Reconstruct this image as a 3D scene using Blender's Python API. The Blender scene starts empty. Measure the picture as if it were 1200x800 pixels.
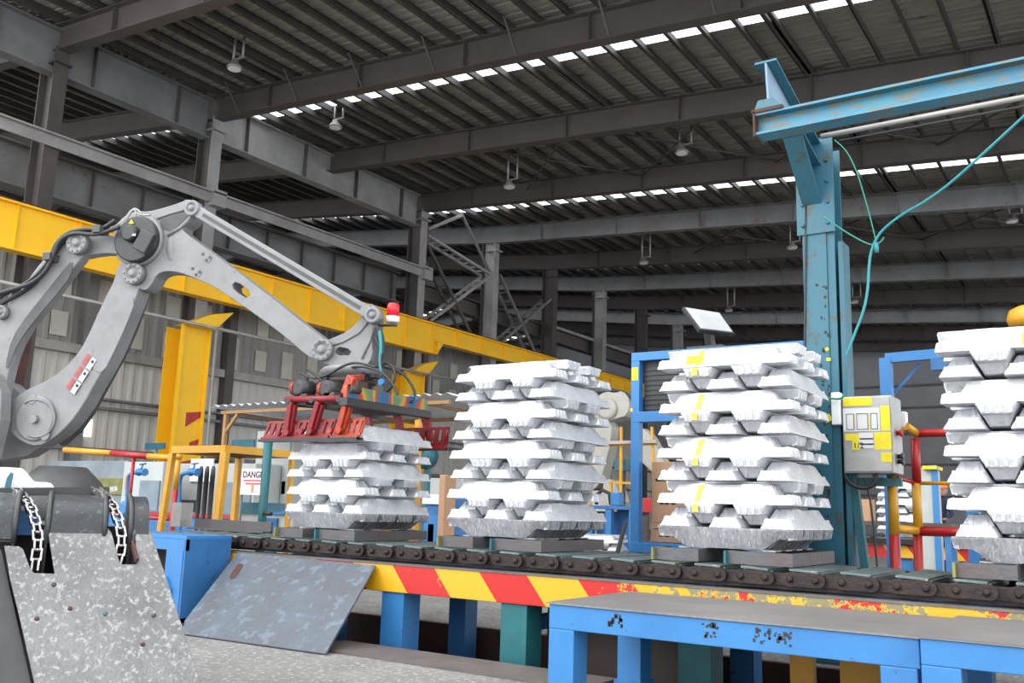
import bpy, bmesh, math, random
from mathutils import Vector, Matrix, noise
from mathutils.geometry import tessellate_polygon
random.seed(7)
scn = bpy.context.scene
col = scn.collection
PI = math.pi

# ---------------------------------------------------------------- camera
FPX, YAW, PITCH, ROLL, HC = 1089.8, .5914, .1782, .0307, .85
_f = Vector((-math.sin(YAW)*math.cos(PITCH), math.cos(YAW)*math.cos(PITCH), math.sin(PITCH)))
_r0 = Vector((math.cos(YAW), math.sin(YAW), 0)); _u0 = _r0.cross(_f)
_r = math.cos(ROLL)*_r0 + math.sin(ROLL)*_u0
_u = -math.sin(ROLL)*_r0 + math.cos(ROLL)*_u0
CAM = Vector((0, 0, HC))
cam = bpy.data.objects.new('camera', bpy.data.cameras.new('camera'))
col.objects.link(cam)
cam.matrix_world = Matrix(((_r.x, _u.x, -_f.x, 0), (_r.y, _u.y, -_f.y, 0), (_r.z, _u.z, -_f.z, HC), (0, 0, 0, 1)))
cam.data.sensor_width = 36; cam.data.lens = FPX/1200*36
cam.data.clip_start = .05; cam.data.clip_end = 400
scn.camera = cam

# ---------------------------------------------------------------- world, sun, exposure
w = bpy.data.worlds.new('world'); scn.world = w; w.use_nodes = True
bg = w.node_tree.nodes['Background']
bg.inputs[0].default_value = (.93, .965, 1, 1); bg.inputs[1].default_value = 3.1
sd = bpy.data.lights.new('sun', 'SUN'); sd.energy = 1.25; sd.angle = .5; sd.color = (1, .98, .95)
so = bpy.data.objects.new('sun', sd); col.objects.link(so)
so.rotation_euler = Vector((.28, .72, -.55)).to_track_quat('-Z', 'Y').to_euler(); so.location = (3, -6, 9)
vs = scn.view_settings
vs.view_transform = 'Standard'; vs.look = 'None'; vs.exposure = 0.12; vs.gamma = 1
vs.use_curve_mapping = False

# ---------------------------------------------------------------- pixel -> world point on a real plane
def ray(x, y): return _f + _r*((x-600)/FPX) - _u*((y-400)/FPX)
def at(x, y, ax, v):
    d = ray(x, y); return CAM + d*((v-CAM[ax])/d[ax])
def atp(x, y, P, n):
    d = ray(x, y); return CAM + d*((Vector(P)-CAM).dot(n)/d.dot(n))

# ---------------------------------------------------------------- materials
MAT = {}
def mat(name, c, c2=None, scale=4, amt=.5, rough=.6, metal=0, bump=.0, bscale=40, wear=None, wamt=.0, wscale=12, spec=.5, detail=6, stretch=None, vary=0):
    if name in MAT: return MAT[name]
    m = bpy.data.materials.new(name); m.use_nodes = True; nt = m.node_tree; N = nt.nodes; L = nt.links
    b = N['Principled BSDF']; b.inputs['Roughness'].default_value = rough; b.inputs['Metallic'].default_value = metal
    b.inputs['Specular IOR Level'].default_value = spec
    geo = N.new('ShaderNodeNewGeometry'); vec = geo.outputs['Position']
    if stretch:
        mp = N.new('ShaderNodeMapping'); mp.inputs['Scale'].default_value = stretch; L.new(vec, mp.inputs[0]); vec = mp.outputs[0]
    def ns(s, d=detail):
        n = N.new('ShaderNodeTexNoise'); n.inputs['Scale'].default_value = s; n.inputs['Detail'].default_value = d
        n.inputs['Roughness'].default_value = .62; L.new(vec, n.inputs['Vector']); return n.outputs['Fac']
    def ramp(f, a, bb):
        r = N.new('ShaderNodeMapRange'); r.inputs[1].default_value = a; r.inputs[2].default_value = bb; L.new(f, r.inputs[0]); return r.outputs[0]
    def mix(f, a, bb):
        x = N.new('ShaderNodeMix'); x.data_type = 'RGBA'
        if isinstance(f, float): x.inputs[0].default_value = f
        else: L.new(f, x.inputs[0])
        for k, v in ((6, a), (7, bb)):
            if isinstance(v, tuple): x.inputs[k].default_value = v+(1,)
            else: L.new(v, x.inputs[k])
        return x.outputs[2]
    cur = c
    if c2: cur = mix(ramp(ns(scale), .5-.25*amt-.05, .5+.25*amt+.05), c, c2)
    if wear: cur = mix(ramp(ns(wscale), 1-wamt-.04, 1-wamt+.04), cur, wear)
    if isinstance(cur, tuple): b.inputs['Base Color'].default_value = cur+(1,)
    else: L.new(cur, b.inputs['Base Color'])
    if bump:
        bp = N.new('ShaderNodeBump'); bp.inputs['Strength'].default_value = bump; bp.inputs['Distance'].default_value = .01
        L.new(ns(bscale, 4), bp.inputs['Height']); L.new(bp.outputs[0], b.inputs['Normal'])
    m['out'] = 1
    MAT[name] = m; return m

ALU = mat('cast_aluminium', (.70, .705, .725), (.54, .545, .57), 14, .6, .42, .35, .5, 34, (.47, .475, .50), .36, 30)
ALUB = mat('cast_aluminium_base', (.46, .46, .48), (.30, .30, .32), 22, .8, .5, .45, 1.0, 48, (.62, .62, .65), .38, 34, stretch=(2.2, 1, .45))
STEELD = mat('dark_steel', (.055, .045, .042), (.10, .075, .06), 8, .6, .6, .4, .3, 40)
CHAINM = mat('greasy_chain', (.016, .014, .0135), (.046, .030, .025), 9, .7, .5, .5, .4, 50)
SLATM = mat('slat_metal', (.15, .195, .19), (.10, .125, .125), 7, .7, .45, .5, .3, 30, (.32, .36, .35), .36, 18)
BLUE = mat('blue_paint', (.035, .185, .44), (.027, .15, .37), 3, .5, .45, 0, .1, 20, (.05, .06, .08), .30, 22)
BLUED = mat('blue_paint_dark', (.03, .15, .36), (.02, .10, .26), 3, .5, .5, 0, .1, 20, (.03, .04, .05), .33, 16)
TEAL = mat('teal_paint', (.024, .115, .18), (.018, .11, .135), 2.2, .8, .45, 0, .15, 25, (.05, .07, .06), .40, 11, stretch=(1, 1, .7))
GREENT = mat('green_teal_paint', (.015, .14, .15), (.01, .09, .11), 4, .5, .45)
YEL = mat('yellow_paint', (.90, .53, .012), (.86, .46, .010), 1.4, .5, .5, 0, .05, 10, (.55, .30, .03), .20, 5)
YEL2 = mat('yellow_rail_paint', (.62, .31, .012), (.54, .26, .012), 8, .5, .45, 0, .1, 30, (.3, .16, .05), .30, 20)
RED = mat('red_paint', (.42, .012, .012), (.33, .012, .012), 6, .6, .4, 0, .1, 20, (.2, .05, .04), .30, 20)
GRIPRED = mat('gripper_red', (.24, .010, .014), (.16, .008, .010), 12, .7, .5, 0, .3, 30, (.07, .03, .03), .38, 30)
GRIPORG = mat('gripper_orange', (.45, .055, .012), (.30, .022, .010), 14, .7, .5, 0, .3, 30, (.09, .04, .03), .40, 40)
ROBOT = mat('robot_grey_paint', (.225, .227, .23), (.165, .165, .167), 5, .6, .5, 0, .12, 22, (.10, .095, .09), .30, 14)
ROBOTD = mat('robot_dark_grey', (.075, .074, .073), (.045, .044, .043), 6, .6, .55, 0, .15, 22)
BLACK = mat('black_plastic', (.018, .018, .02), (.03, .03, .03), 8, .5, .45)
RUBBER = mat('black_rubber', (.022, .022, .024), None, rough=.55)
CONC = mat('concrete', (.235, .227, .212), (.13, .126, .12), 2.3, .7, .85, 0, 1.0, 45, (.34, .335, .32), .42, 30)
PIT = mat('pit_near_black', (.02, .017, .016), (.035, .022, .018), 4, .6, .8)  # mottled near-black brown
PITR = mat('rusty_kerb', (.085, .032, .024), (.03, .016, .014), 4, .6, .8)
PLATEM = mat('worn_floor_plate', (.15, .135, .125), (.10, .09, .085), 5, .6, .6, .3, .4, 30)
CHUTE = mat('scuffed_steel_plate', (.20, .196, .192), (.08, .078, .08), 4, 1.0, .42, .45, .7, 60, (.265, .26, .255), .42, 45)
CHUTEB = mat('sooty_curved_steel', (.014, .014, .015), (.032, .034, .036), 10, .8, .42, .2, .5, 26, (.05, .085, .095), .38, 30)
LEAN = mat('blue_grey_plate', (.10, .13, .165), (.085, .08, .078), 3.5, .9, .5, .3, .4, 26, (.13, .16, .195), .42, 12)
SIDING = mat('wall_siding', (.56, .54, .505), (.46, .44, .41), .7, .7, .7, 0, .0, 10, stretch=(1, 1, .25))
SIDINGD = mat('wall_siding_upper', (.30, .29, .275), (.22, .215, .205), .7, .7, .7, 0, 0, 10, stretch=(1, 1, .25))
TRANSP = mat('translucent_sheet', (.48, .465, .42), (.42, .40, .36), 1.5, .7, .6)
GIRT = mat('galvanised_girt', (.36, .345, .325), (.25, .24, .225), 3, .6, .5, .3)
BEAM = mat('brown_grey_steel', (.095, .081, .076), (.068, .058, .054), 1.2, .7, .6, .15, 0, 10, (.12, .075, .06), .32, 3)
BEAML = mat('light_grey_steel', (.19, .195, .20), (.13, .125, .12), 1.2, .7, .6, .15, 0, 10, (.14, .09, .07), .34, 2.5)
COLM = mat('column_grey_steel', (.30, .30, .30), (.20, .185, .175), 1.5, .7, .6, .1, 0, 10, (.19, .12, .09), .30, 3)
COLD = mat('column_dark_and_shaded_steel', (.075, .062, .058), (.05, .042, .04), 1.5, .7, .6, .1)  # dark columns, and the shaded sides of light-flanged ones
PURL = mat('purlin_steel', (.085, .078, .072), (.06, .055, .052), 2, .5, .6, .2)
SHEET = mat('roof_sheet', (.36, .335, .29), (.27, .25, .215), 1.1, .7, .7, 0, 0, 10, (.14, .12, .095), .36, 2.4, stretch=(.35, 2.5, 1))
FARW = mat('far_wall_sheet', (.42, .43, .45), (.33, .335, .35), .5, .6, .8)
GREYCAB = mat('grey_cabinet_paint', (.42, .44, .42), (.36, .38, .36), 3, .5, .5)
GREYD = mat('machine_grey', (.22, .26, .29), (.15, .18, .20), 3, .6, .55)
CARD = mat('cardboard', (.42, .25, .15), (.37, .21, .12), 5, .5, .85)
CARDL = mat('cardboard_tape', (.50, .33, .20), None, rough=.6)
WHITE = mat('white_enamel', (.80, .80, .80), (.72, .72, .72), 5, .5, .5)
PAPER = mat('paper', (.62, .62, .62), None, rough=.8)
PINKP = mat('pink_paper', (.78, .66, .72), None, rough=.8)
YSTICK = mat('yellow_sticker', (.72, .60, .01), (.66, .54, .01), 20, .5, .6)
YSTRIPE = mat('yellow_paint_mark', (.60, .47, .03), (.60, .50, .10), 30, .7, .6, 0, 0, 10, (.62, .60, .45), .33, 60)
INK = mat('black_ink', (.02, .02, .025), None, rough=.7)
INKR = mat('red_ink', (.55, .06, .06), None, rough=.7)
CABM = mat('brushed_cabinet_steel', (.36, .355, .345), (.27, .265, .255), 9, .7, .4, .5, .2, 20)
SCREENB = mat('monitor_back', (.42, .43, .43), (.34, .35, .35), 6, .5, .5)
CABLET = mat('teal_cable', (.012, .21, .235), None, rough=.45)
CABLEG = mat('green_cord', (.02, .22, .16), None, rough=.5)
NAVY = mat('navy_overall', (.018, .026, .075), (.012, .016, .05), 9, .5, .85)
SKIN = mat('skin', (.45, .24, .16), None, rough=.6)
HELM = mat('orange_helmet', (.72, .16, .04), None, rough=.4)
BEACR = mat('beacon_red_lens', (.72, .015, .03), (.6, .01, .02), 20, .4, .25)
CHROME = mat('bright_chain_steel', (.55, .54, .53), (.20, .18, .17), 60, .6, .3, .9)
ORANGE = mat('orange_frame_paint', (.36, .19, .07), (.27, .14, .05), 6, .6, .55)
BROWNB = mat('brown_bellows', (.10, .035, .03), (.06, .02, .02), 10, .6, .7)
YGREEN = mat('olive_yellow_paint', (.26, .25, .06), (.13, .13, .07), 7, .8, .55, .2)
SUPP = mat('support_block_steel', (.10, .115, .125), (.11, .075, .07), 6, .9, .5, .4, .3, 30, (.04, .20, .20), .30, 12)
CHECK = None

def checker_mat():
    m = mat('checker_plate', (.21, .195, .185), (.15, .14, .135), 3, .7, .5, .35)
    nt = m.node_tree; N = nt.nodes; L = nt.links
    geo = N.new('ShaderNodeNewGeometry'); mp = N.new('ShaderNodeMapping'); mp.inputs['Rotation'].default_value = (0, 0, PI/4)
    mp.inputs['Scale'].default_value = (28, 28, 28); L.new(geo.outputs['Position'], mp.inputs[0])
    ch = N.new('ShaderNodeTexVoronoi'); ch.inputs['Scale'].default_value = 1; ch.inputs['Randomness'].default_value = 0
    L.new(mp.outputs[0], ch.inputs['Vector'])
    bp = N.new('ShaderNodeBump'); bp.inputs['Strength'].default_value = .8; bp.inputs['Distance'].default_value = .006; bp.invert = True
    L.new(ch.outputs['Distance'], bp.inputs['Height']); L.new(bp.outputs[0], N['Principled BSDF'].inputs['Normal'])
    return m
CHECK = checker_mat()

def stripe_mat(name, W, ph, slant, wx0=None, axis=0, scale=1):
    m = bpy.data.materials.new(name); m.use_nodes = True; N = m.node_tree.nodes; L = m.node_tree.links
    b = N['Principled BSDF']; b.inputs['Roughness'].default_value = .45
    geo = N.new('ShaderNodeNewGeometry'); sp = N.new('ShaderNodeSeparateXYZ'); L.new(geo.outputs['Position'], sp.inputs[0])
    def M(op, a, bb):
        n = N.new('ShaderNodeMath'); n.operation = op
        for k, v in ((0, a), (1, bb)):
            if isinstance(v, (int, float)): n.inputs[k].default_value = v
            else: L.new(v, n.inputs[k])
        return n.outputs[0]
    s = M('ADD', sp.outputs[axis], M('MULTIPLY', sp.outputs[2], slant))
    fr = M('FRACT', M('DIVIDE', M('SUBTRACT', s, ph), 2*W), 0)
    isred = M('LESS_THAN', fr, .5)
    x = N.new('ShaderNodeMix'); x.data_type = 'RGBA'; L.new(isred, x.inputs[0])
    x.inputs[6].default_value = (.64, .335, .010, 1); x.inputs[7].default_value = (.46, .012, .010, 1)
    cur = x.outputs[2]
    n = N.new('ShaderNodeTexNoise'); n.inputs['Scale'].default_value = 16; n.inputs['Detail'].default_value = 8; n.inputs['Roughness'].default_value = .7
    L.new(geo.outputs['Position'], n.inputs['Vector'])
    def wearmix(cur, fac, colr):
        y = N.new('ShaderNodeMix'); y.data_type = 'RGBA'; L.new(fac, y.inputs[0]); L.new(cur, y.inputs[6]); y.inputs[7].default_value = colr+(1,); return y.outputs[2]
    if wx0 is not None:                                   # the paint has rubbed off towards one end of the beam
        mr = N.new('ShaderNodeMapRange'); L.new(sp.outputs[0], mr.inputs[0]); mr.inputs[1].default_value = wx0; mr.inputs[2].default_value = wx0+.7
        mr.inputs[3].default_value = 0.70; mr.inputs[4].default_value = .535
        z = M('MULTIPLY', M('SUBTRACT', sp.outputs[2], .40), .35)
        d = M('SUBTRACT', M('ADD', n.outputs[0], z), mr.outputs[0])
        cur = wearmix(cur, M('MULTIPLY', M('GREATER_THAN', d, -.03), M('LESS_THAN', d, .03)), (.55, .38, .03))
        cur = wearmix(cur, M('GREATER_THAN', d, .01), (.22, .19, .10))
    else:
        cur = wearmix(cur, M('GREATER_THAN', n.outputs[0], .68), (.2, .12, .08))
    L.new(cur, b.inputs['Base Color']); return m
STRIPE = stripe_mat('red_yellow_stripes', .3375, -3.98-.82*.0+.82*.48, .82, -2.75)
STRIPE2 = stripe_mat('far_red_yellow_stripes', .34, 0.1, .8)

def skylight_mat():
    m = bpy.data.materials.new('translucent_skylight_sheet'); m.use_nodes = True; N = m.node_tree.nodes; L = m.node_tree.links
    N.remove(N['Principled BSDF'])
    t = N.new('ShaderNodeBsdfTranslucent'); t.inputs[0].default_value = (.95, .97, 1, 1)
    tr = N.new('ShaderNodeBsdfTransparent'); tr.inputs[0].default_value = (.95, .97, 1, 1)
    mx = N.new('ShaderNodeMixShader'); mx.inputs[0].default_value = .6
    L.new(t.outputs[0], mx.inputs[1]); L.new(tr.outputs[0], mx.inputs[2]); L.new(mx.outputs[0], N['Material Output'].inputs[0]); return m
SKYL = skylight_mat()

# ---------------------------------------------------------------- object helpers
WL = {}
def tag(o, label=None, cat=None, group=None, kind=None):
    if label: o['label'] = label
    if cat: o['category'] = cat
    if group: o['group'] = group
    if kind: o['kind'] = kind
    return o
def thing(name, loc, label, cat, group=None):
    o = bpy.data.objects.new(name, None); col.objects.link(o); o.location = loc; WL[o.name] = Vector(loc)
    o.empty_display_size = .1
    return tag(o, label, cat, group)

class MB:
    def __init__(s): s.v = []; s.f = []; s.sm = []
    def add(s, vs, fs, smooth=False):
        n = len(s.v); s.v += [Vector(v) for v in vs]
        for f in fs: s.f.append([n+i for i in f]); s.sm.append(smooth)
        return s
    def frame(s, o, ax, ay, az, sx, sy, sz):   # box centred at o with half sizes
        o, ax, ay, az = Vector(o), Vector(ax), Vector(ay), Vector(az)
        vs = [o+ax*(sx*i)+ay*(sy*j)+az*(sz*k) for k in (-1, 1) for j in (-1, 1) for i in (-1, 1)]
        return s.add(vs, [(0, 2, 3, 1), (4, 5, 7, 6), (0, 1, 5, 4), (2, 6, 7, 3), (0, 4, 6, 2), (1, 3, 7, 5)])
    def box(s, x0, x1, y0, y1, z0, z1):
        return s.frame(((x0+x1)/2, (y0+y1)/2, (z0+z1)/2), (1, 0, 0), (0, 1, 0), (0, 0, 1), abs(x1-x0)/2, abs(y1-y0)/2, abs(z1-z0)/2)
    def basis(s, p0, p1, up=(0, 0, 1)):
        p0, p1 = Vector(p0), Vector(p1); d = (p1-p0).normalized(); up = Vector(up)
        if abs(d.dot(up)) > .98: up = Vector((0, 1, 0))
        sd = d.cross(up).normalized(); u = sd.cross(d); return d, sd, u
    def bar(s, p0, p1, w, h, up=(0, 0, 1)):    # square bar, w across, h along up
        p0, p1 = Vector(p0), Vector(p1); d, sd, u = s.basis(p0, p1, up)
        return s.frame((p0+p1)/2, d, sd, u, (p1-p0).length/2, w/2, h/2)
    def ibeam(s, p0, p1, h, w, tf=.02, tw=.012, up=(0, 0, 1)):
        p0, p1 = Vector(p0), Vector(p1); d, sd, u = s.basis(p0, p1, up); c = (p0+p1)/2; l = (p1-p0).length/2
        s.frame(c, d, sd, u, l, tw/2, h/2-tf*.9)
        s.frame(c+u*(h/2-tf/2), d, sd, u, l, w/2, tf/2); s.frame(c-u*(h/2-tf/2), d, sd, u, l, w/2, tf/2); return s
    def tube(s, pts, r, seg=8, closed=False, smooth=True):
        pts = [Vector(p) for p in pts]; n = len(pts); rr = r if isinstance(r, (list, tuple)) else [r]*n
        base = len(s.v); prev = None
        for i, p in enumerate(pts):
            a = pts[(i-1) % n] if (i > 0 or closed) else p; b = pts[(i+1) % n] if (i < n-1 or closed) else p
            t = (b-a).normalized()
            if prev is None:
                q = Vector((0, 0, 1)) if abs(t.z) < .9 else Vector((0, 1, 0)); x = t.cross(q).normalized()
            else: x = (prev-t*prev.dot(t)).normalized()
            prev = x; y = t.cross(x)
            for k in range(seg): s.v.append(p+(x*math.cos(2*PI*k/seg)+y*math.sin(2*PI*k/seg))*rr[i])
        m = n if closed else n-1
        for i in range(m):
            for k in range(seg):
                a = base+i*seg+k; b = base+i*seg+(k+1) % seg; j = ((i+1) % n)*seg
                s.f.append([a, b, base+j+(k+1) % seg, base+j+k]); s.sm.append(smooth)
        if not closed:
            s.f.append([base+k for k in range(seg)][::-1]); s.sm.append(False)
            s.f.append([base+(n-1)*seg+k for k in range(seg)]); s.sm.append(False)
        return s
    def cyl(s, p0, p1, r, seg=16, r1=None): return s.tube([p0, p1], [r, r if r1 is None else r1], seg)
    def lathe(s, base, axis, prof, seg=24):      # prof: (radius, distance along axis)
        base = Vector(base); axis = Vector(axis).normalized(); q = Vector((0, 0, 1)) if abs(axis.z) < .9 else Vector((0, 1, 0))
        x = axis.cross(q).normalized(); y = axis.cross(x); b = len(s.v)
        for r, h in prof:
            for k in range(seg): s.v.append(base+axis*h+(x*math.cos(2*PI*k/seg)+y*math.sin(2*PI*k/seg))*max(r, 1e-4))
        for i in range(len(prof)-1):
            for k in range(seg):
                a = b+i*seg+k; c = b+i*seg+(k+1) % seg
                s.f.append([a, c, c+seg, a+seg]); s.sm.append(True)
        s.f.append([b+k for k in range(seg)][::-1]); s.sm.append(False)
        s.f.append([b+(len(prof)-1)*seg+k for k in range(seg)]); s.sm.append(False)
        return s
    def prism(s, outer, n, t, holes=()):        # 3-D planar outline (centre plane), thickness t along n
        n = Vector(n).normalized(); loops = [[Vector(p) for p in outer]]+[[Vector(p) for p in h] for h in holes]
        flat = [p for l in loops for p in l]; tri = tessellate_polygon(loops); b = len(s.v); m = len(flat)
        s.v += [p+n*(t/2) for p in flat]+[p-n*(t/2) for p in flat]
        for a in tri:
            s.f.append([b+i for i in a]); s.sm.append(False); s.f.append([b+m+i for i in reversed(a)]); s.sm.append(False)
        k = 0
        for l in loops:
            for i in range(len(l)):
                a, c = k+i, k+(i+1) % len(l); s.f.append([b+a, b+c, b+m+c, b+m+a]); s.sm.append(False)
            k += len(l)
        return s
    def mesh(s, name, off):
        me = bpy.data.meshes.new(name); me.from_pydata([v-off for v in s.v], [], s.f)
        me.polygons.foreach_set('use_smooth', s.sm)
        bm = bmesh.new(); bm.from_mesh(me); bmesh.ops.recalc_face_normals(bm, faces=bm.faces); bm.to_mesh(me); bm.free()
        return me
    def build(s, name, m, parent=None, origin=None, bevel=0, label=None, cat=None, group=None, kind=None):
        lo = Vector([min(v[i] for v in s.v) for i in range(3)]); hi = Vector([max(v[i] for v in s.v) for i in range(3)])
        og = Vector(origin) if origin is not None else Vector(((lo.x+hi.x)/2, (lo.y+hi.y)/2, lo.z))
        me = s.mesh(name, og); ms = m if isinstance(m, (list, tuple)) else [m]
        for q in ms: me.materials.append(q)
        o = bpy.data.objects.new(name, me); col.objects.link(o); WL[o.name] = og
        if parent: o.parent = parent; o.location = og-WL[parent.name]
        else: o.location = og
        if bevel:
            b = o.modifiers.new('bevel', 'BEVEL'); b.width = bevel; b.segments = 2; b.limit_method = 'ANGLE'
        return tag(o, label, cat, group, kind)
def copy_tree(o, parent=None):
    c = o.copy(); col.objects.link(c); WL[c.name] = WL[o.name].copy()
    if parent: c.parent = parent
    for ch in list(o.children): copy_tree(ch, c)
    return c
def text(body, size, o, right, up, m, parent, name='lettering', align='LEFT', ext=.0008, bold=0):
    cu = bpy.data.curves.new(name, 'FONT'); cu.body = body; cu.size = size; cu.extrude = ext; cu.align_x = align; cu.offset = bold
    t = bpy.data.objects.new('tmp', cu); col.objects.link(t)
    dg = bpy.context.evaluated_depsgraph_get(); me = bpy.data.meshes.new_from_object(t.evaluated_get(dg))
    bpy.data.objects.remove(t); right = Vector(right).normalized(); up = Vector(up).normalized(); n = right.cross(up)
    M = Matrix(((right.x, up.x, n.x, 0), (right.y, up.y, n.y, 0), (right.z, up.z, n.z, 0), (0, 0, 0, 1)))
    me.transform(M); me.materials.clear(); me.materials.append(m); me.name = name
    ob = bpy.data.objects.new(name, me); col.objects.link(ob); WL[ob.name] = Vector(o); ob.location = Vector(o)
    if parent: ob.parent = parent; ob.location = Vector(o)-WL[parent.name]
    return ob
ORD = ['first', 'second', 'third', 'fourth', 'fifth', 'sixth', 'seventh', 'eighth', 'ninth', 'tenth', 'eleventh', 'twelfth', 'thirteenth']

# ================================================================ STRUCTURE
MB().box(-46, 14, -8, 4.5, -.12, 0).build('floor', CONC, kind='structure')
MB().box(-46, 14, 5.75, 62, -.12, 0).build('floor', CONC, kind='structure')
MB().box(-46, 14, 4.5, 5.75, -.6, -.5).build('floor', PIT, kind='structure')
MB().box(-46, 14, 5.70, 5.74, -.6, .0).build('trim_1', PITR, kind='structure')
MB().box(-46, 14, 4.46, 4.50, -.6, -.01).build('trim_2', PIT, kind='structure')
MB().box(-46, 14, 5.02, 5.08, -.5, -.36).build('trim_3', GREENT, kind='structure')

# --- left wall of ribbed siding with girts
XW = -21.5
def ribbed(y0, y1, z0, z1, x, pitch=.3):
    b = MB(); n = int((y1-y0)/pitch); vs = []
    for i in range(n):
        y = y0+i*pitch
        for dy, dx in ((0, 0), (.05, .05), (.12, .05), (.17, 0)): vs.append((x+dx, y+dy))
    vs.append((x, y1)); V = [(a, c, z0) for a, c in vs]+[(a, c, z1) for a, c in vs]; m = len(vs)
    b.add(V, [(i, i+1, m+i+1, m+i) for i in range(m-1)]); return b
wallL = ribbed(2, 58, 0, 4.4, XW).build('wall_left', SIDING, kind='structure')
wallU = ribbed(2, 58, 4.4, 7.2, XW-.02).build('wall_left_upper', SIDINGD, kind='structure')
for i in range(26):                                     # translucent strips let into the upper siding
    y = 8.9+i*1.05
    for z0, z1 in ((4.55+.1*(i % 2), 5.25+.12*(i % 3)), (5.6, 6.25)):
        if i % 3 == 2 and z0 > 5: continue
        MB().box(XW+.02, XW+.06, y, y+.42, z0, z1).build('siding_panel', TRANSP, wallU)
for z, h in ((4.42, .16), (3.03, .05), (3.25, .04), (2.0, .06)):
    MB().box(XW+.05, XW+.25, 2, 58, z-h, z+h*.4).build('girt', GIRT if h > .1 else BEAML, wallL)
for i in range(12):
    y = 8.4+4.37*i-.0
    MB().box(XW+.05, XW+.3, y, y+.28, 0, 7.2).build('wall_post', BEAML if i % 2 else BEAM, wallL)
WEM = bpy.data.materials.new('bright_window'); WEM.use_nodes = True; WEM.node_tree.nodes['Principled BSDF'].inputs['Emission Color'].default_value = (1, .99, .95, 1); WEM.node_tree.nodes['Principled BSDF'].inputs['Emission Strength'].default_value = 1.3
wa, wb__ = at(91, 490, 0, XW), at(104, 512, 0, XW)
MB().box(XW+.06, XW+.09, wa.y, wb__.y, wb__.z, wa.z).build('window_1', WEM, kind='structure')
# bay beyond the columns, far and end walls
MB().box(-46.2, -46, -4, 62, 0, 13.2).build('wall_far_left', FARW, kind='structure')
endw = MB().box(-46, 14, 58, 58.2, 0, 13).build('wall_back', FARW, kind='structure')
for z in (2.2, 4.0, 5.8, 7.3, 8.6):
    MB().box(-20, 13, 57.85, 58, z, z+.14).build('girt', BEAML, endw)

# --- roof: sheets, purlins, rafters
SL = .075
def zb(x): return 10.85-SL*(x+20) if x > -20 else 10.85+.12*(-20-x)*(1 if x > -33 else 1)-(0 if x > -33 else .24*(-33-x))
FY = [10.62+4.385*i for i in range(11)]                # frame lines
SKY = [(15.6, 17.0), (25.3, 26.75), (35.1, 35.62), (44.6, 45.1), (54.0, 54.5)]
roof = bpy.data.objects.new('ceiling', None); col.objects.link(roof); WL[roof.name] = Vector((0, 0, 0)); roof['kind'] = 'structure'
XR = [14, -20, -33, -46]
def sheet(y0, y1, m, name, dz=0):
    b = MB(); n = max(1, round((y1-y0)/.22)); p = (y1-y0)/n; pr = []
    for i in range(n):
        y = y0+i*p
        pr += [(y, 0), (y+p*.6, 0), (y+p*.7, .035), (y+p*.9, .035)]
    pr.append((y1, 0)); k = len(pr)
    for xa, xb in zip(XR[:-1], XR[1:]):
        b.add([(xa, y, zb(xa)+.87+dz+z) for y, z in pr]+[(xb, y, zb(xb)+.87+dz+z) for y, z in pr], [(i, i+1, k+i+1, k+i) for i in range(k-1)])
    return b.build(name, m, roof)
ys = 7.9; k = 0
edges = SKY
for a, b_ in edges+[(58, 58)]:
    n = max(1, round((a-ys)/1.1))
    for j in range(n): sheet(ys+(a-ys)*j/n, ys+(a-ys)*(j+1)/n+.03, SHEET, 'roof_sheet', .006*(j % 2))
    if a < 58: sheet(a, b_, SKYL, 'skylight_sheet', .03)
    ys = b_
xp = 13.5
def cpurlin(x):
    b = MB(); z = zb(x)+.65
    b.box(x-.012, x+.012, 7.9, 58, z, z+.2); b.box(x-.012, x+.07, 7.9, 58, z, z+.015); b.box(x-.07, x+.012, 7.9, 58, z+.185, z+.2)
    b.build('purlin', PURL, roof)
i = 0
while xp > -45:
    cpurlin(xp)
    if i in (17, 26, 33, 42): cpurlin(xp-.14)
    xp -= .722; i += 1
for fi, y in enumerate(FY):
    light = fi in (4, 6, 8)
    m = BEAML if light else BEAM
    root = thing('roof_rafter', (-3, y, zb(-3)), f"{'lighter grey' if light else 'dark brown grey'} steel roof rafter, {ORD[fi]} counted from the camera side", 'rafter')
    for xa, xb in zip(XR[:-1], XR[1:]):
        za, zc = zb(xa), zb(xb)
        w_ = MB(); w_.add([(xa, y+s*.008, za+q) for s in (-1, 1) for q in (.02, .63)]+[(xb, y+s*.008, zc+q) for s in (-1, 1) for q in (.02, .63)],
              [(0, 1, 3, 2), (4, 6, 7, 5), (0, 4, 5, 1), (2, 3, 7, 6), (0, 2, 6, 4), (1, 5, 7, 3)])
        w_.build('web', m, root)
        for q in (0, .63):
            f_ = MB(); f_.add([(xa, y+s*.15, za+q+t) for s in (-1, 1) for t in (0, .02)]+[(xb, y+s*.15, zc+q+t) for s in (-1, 1) for t in (0, .02)],
                  [(0, 1, 3, 2), (4, 6, 7, 5), (0, 4, 5, 1), (2, 3, 7, 6), (0, 2, 6, 4), (1, 5, 7, 3)])
            f_.build('flange', m, root)
    for x in [-2.2-3.1*j for j in range(6)]:
        MB().box(x-.008, x+.008, y-.13, y+.13, zb(x)+.02, zb(x)+.63).build('stiffener', m, root)
    if fi < 6:
        for x in [-3.6-2.17*j for j in range(8)]:        # knee braces from bottom flange up to the purlins
            for sgn in ((1,) if fi != 1 else (-1,)):
                MB().bar((x, y+sgn*.1, zb(x)+.03), (x, y+sgn*.62, zb(x)+.68), .04, .04).build('knee_brace', m, root)
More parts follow.
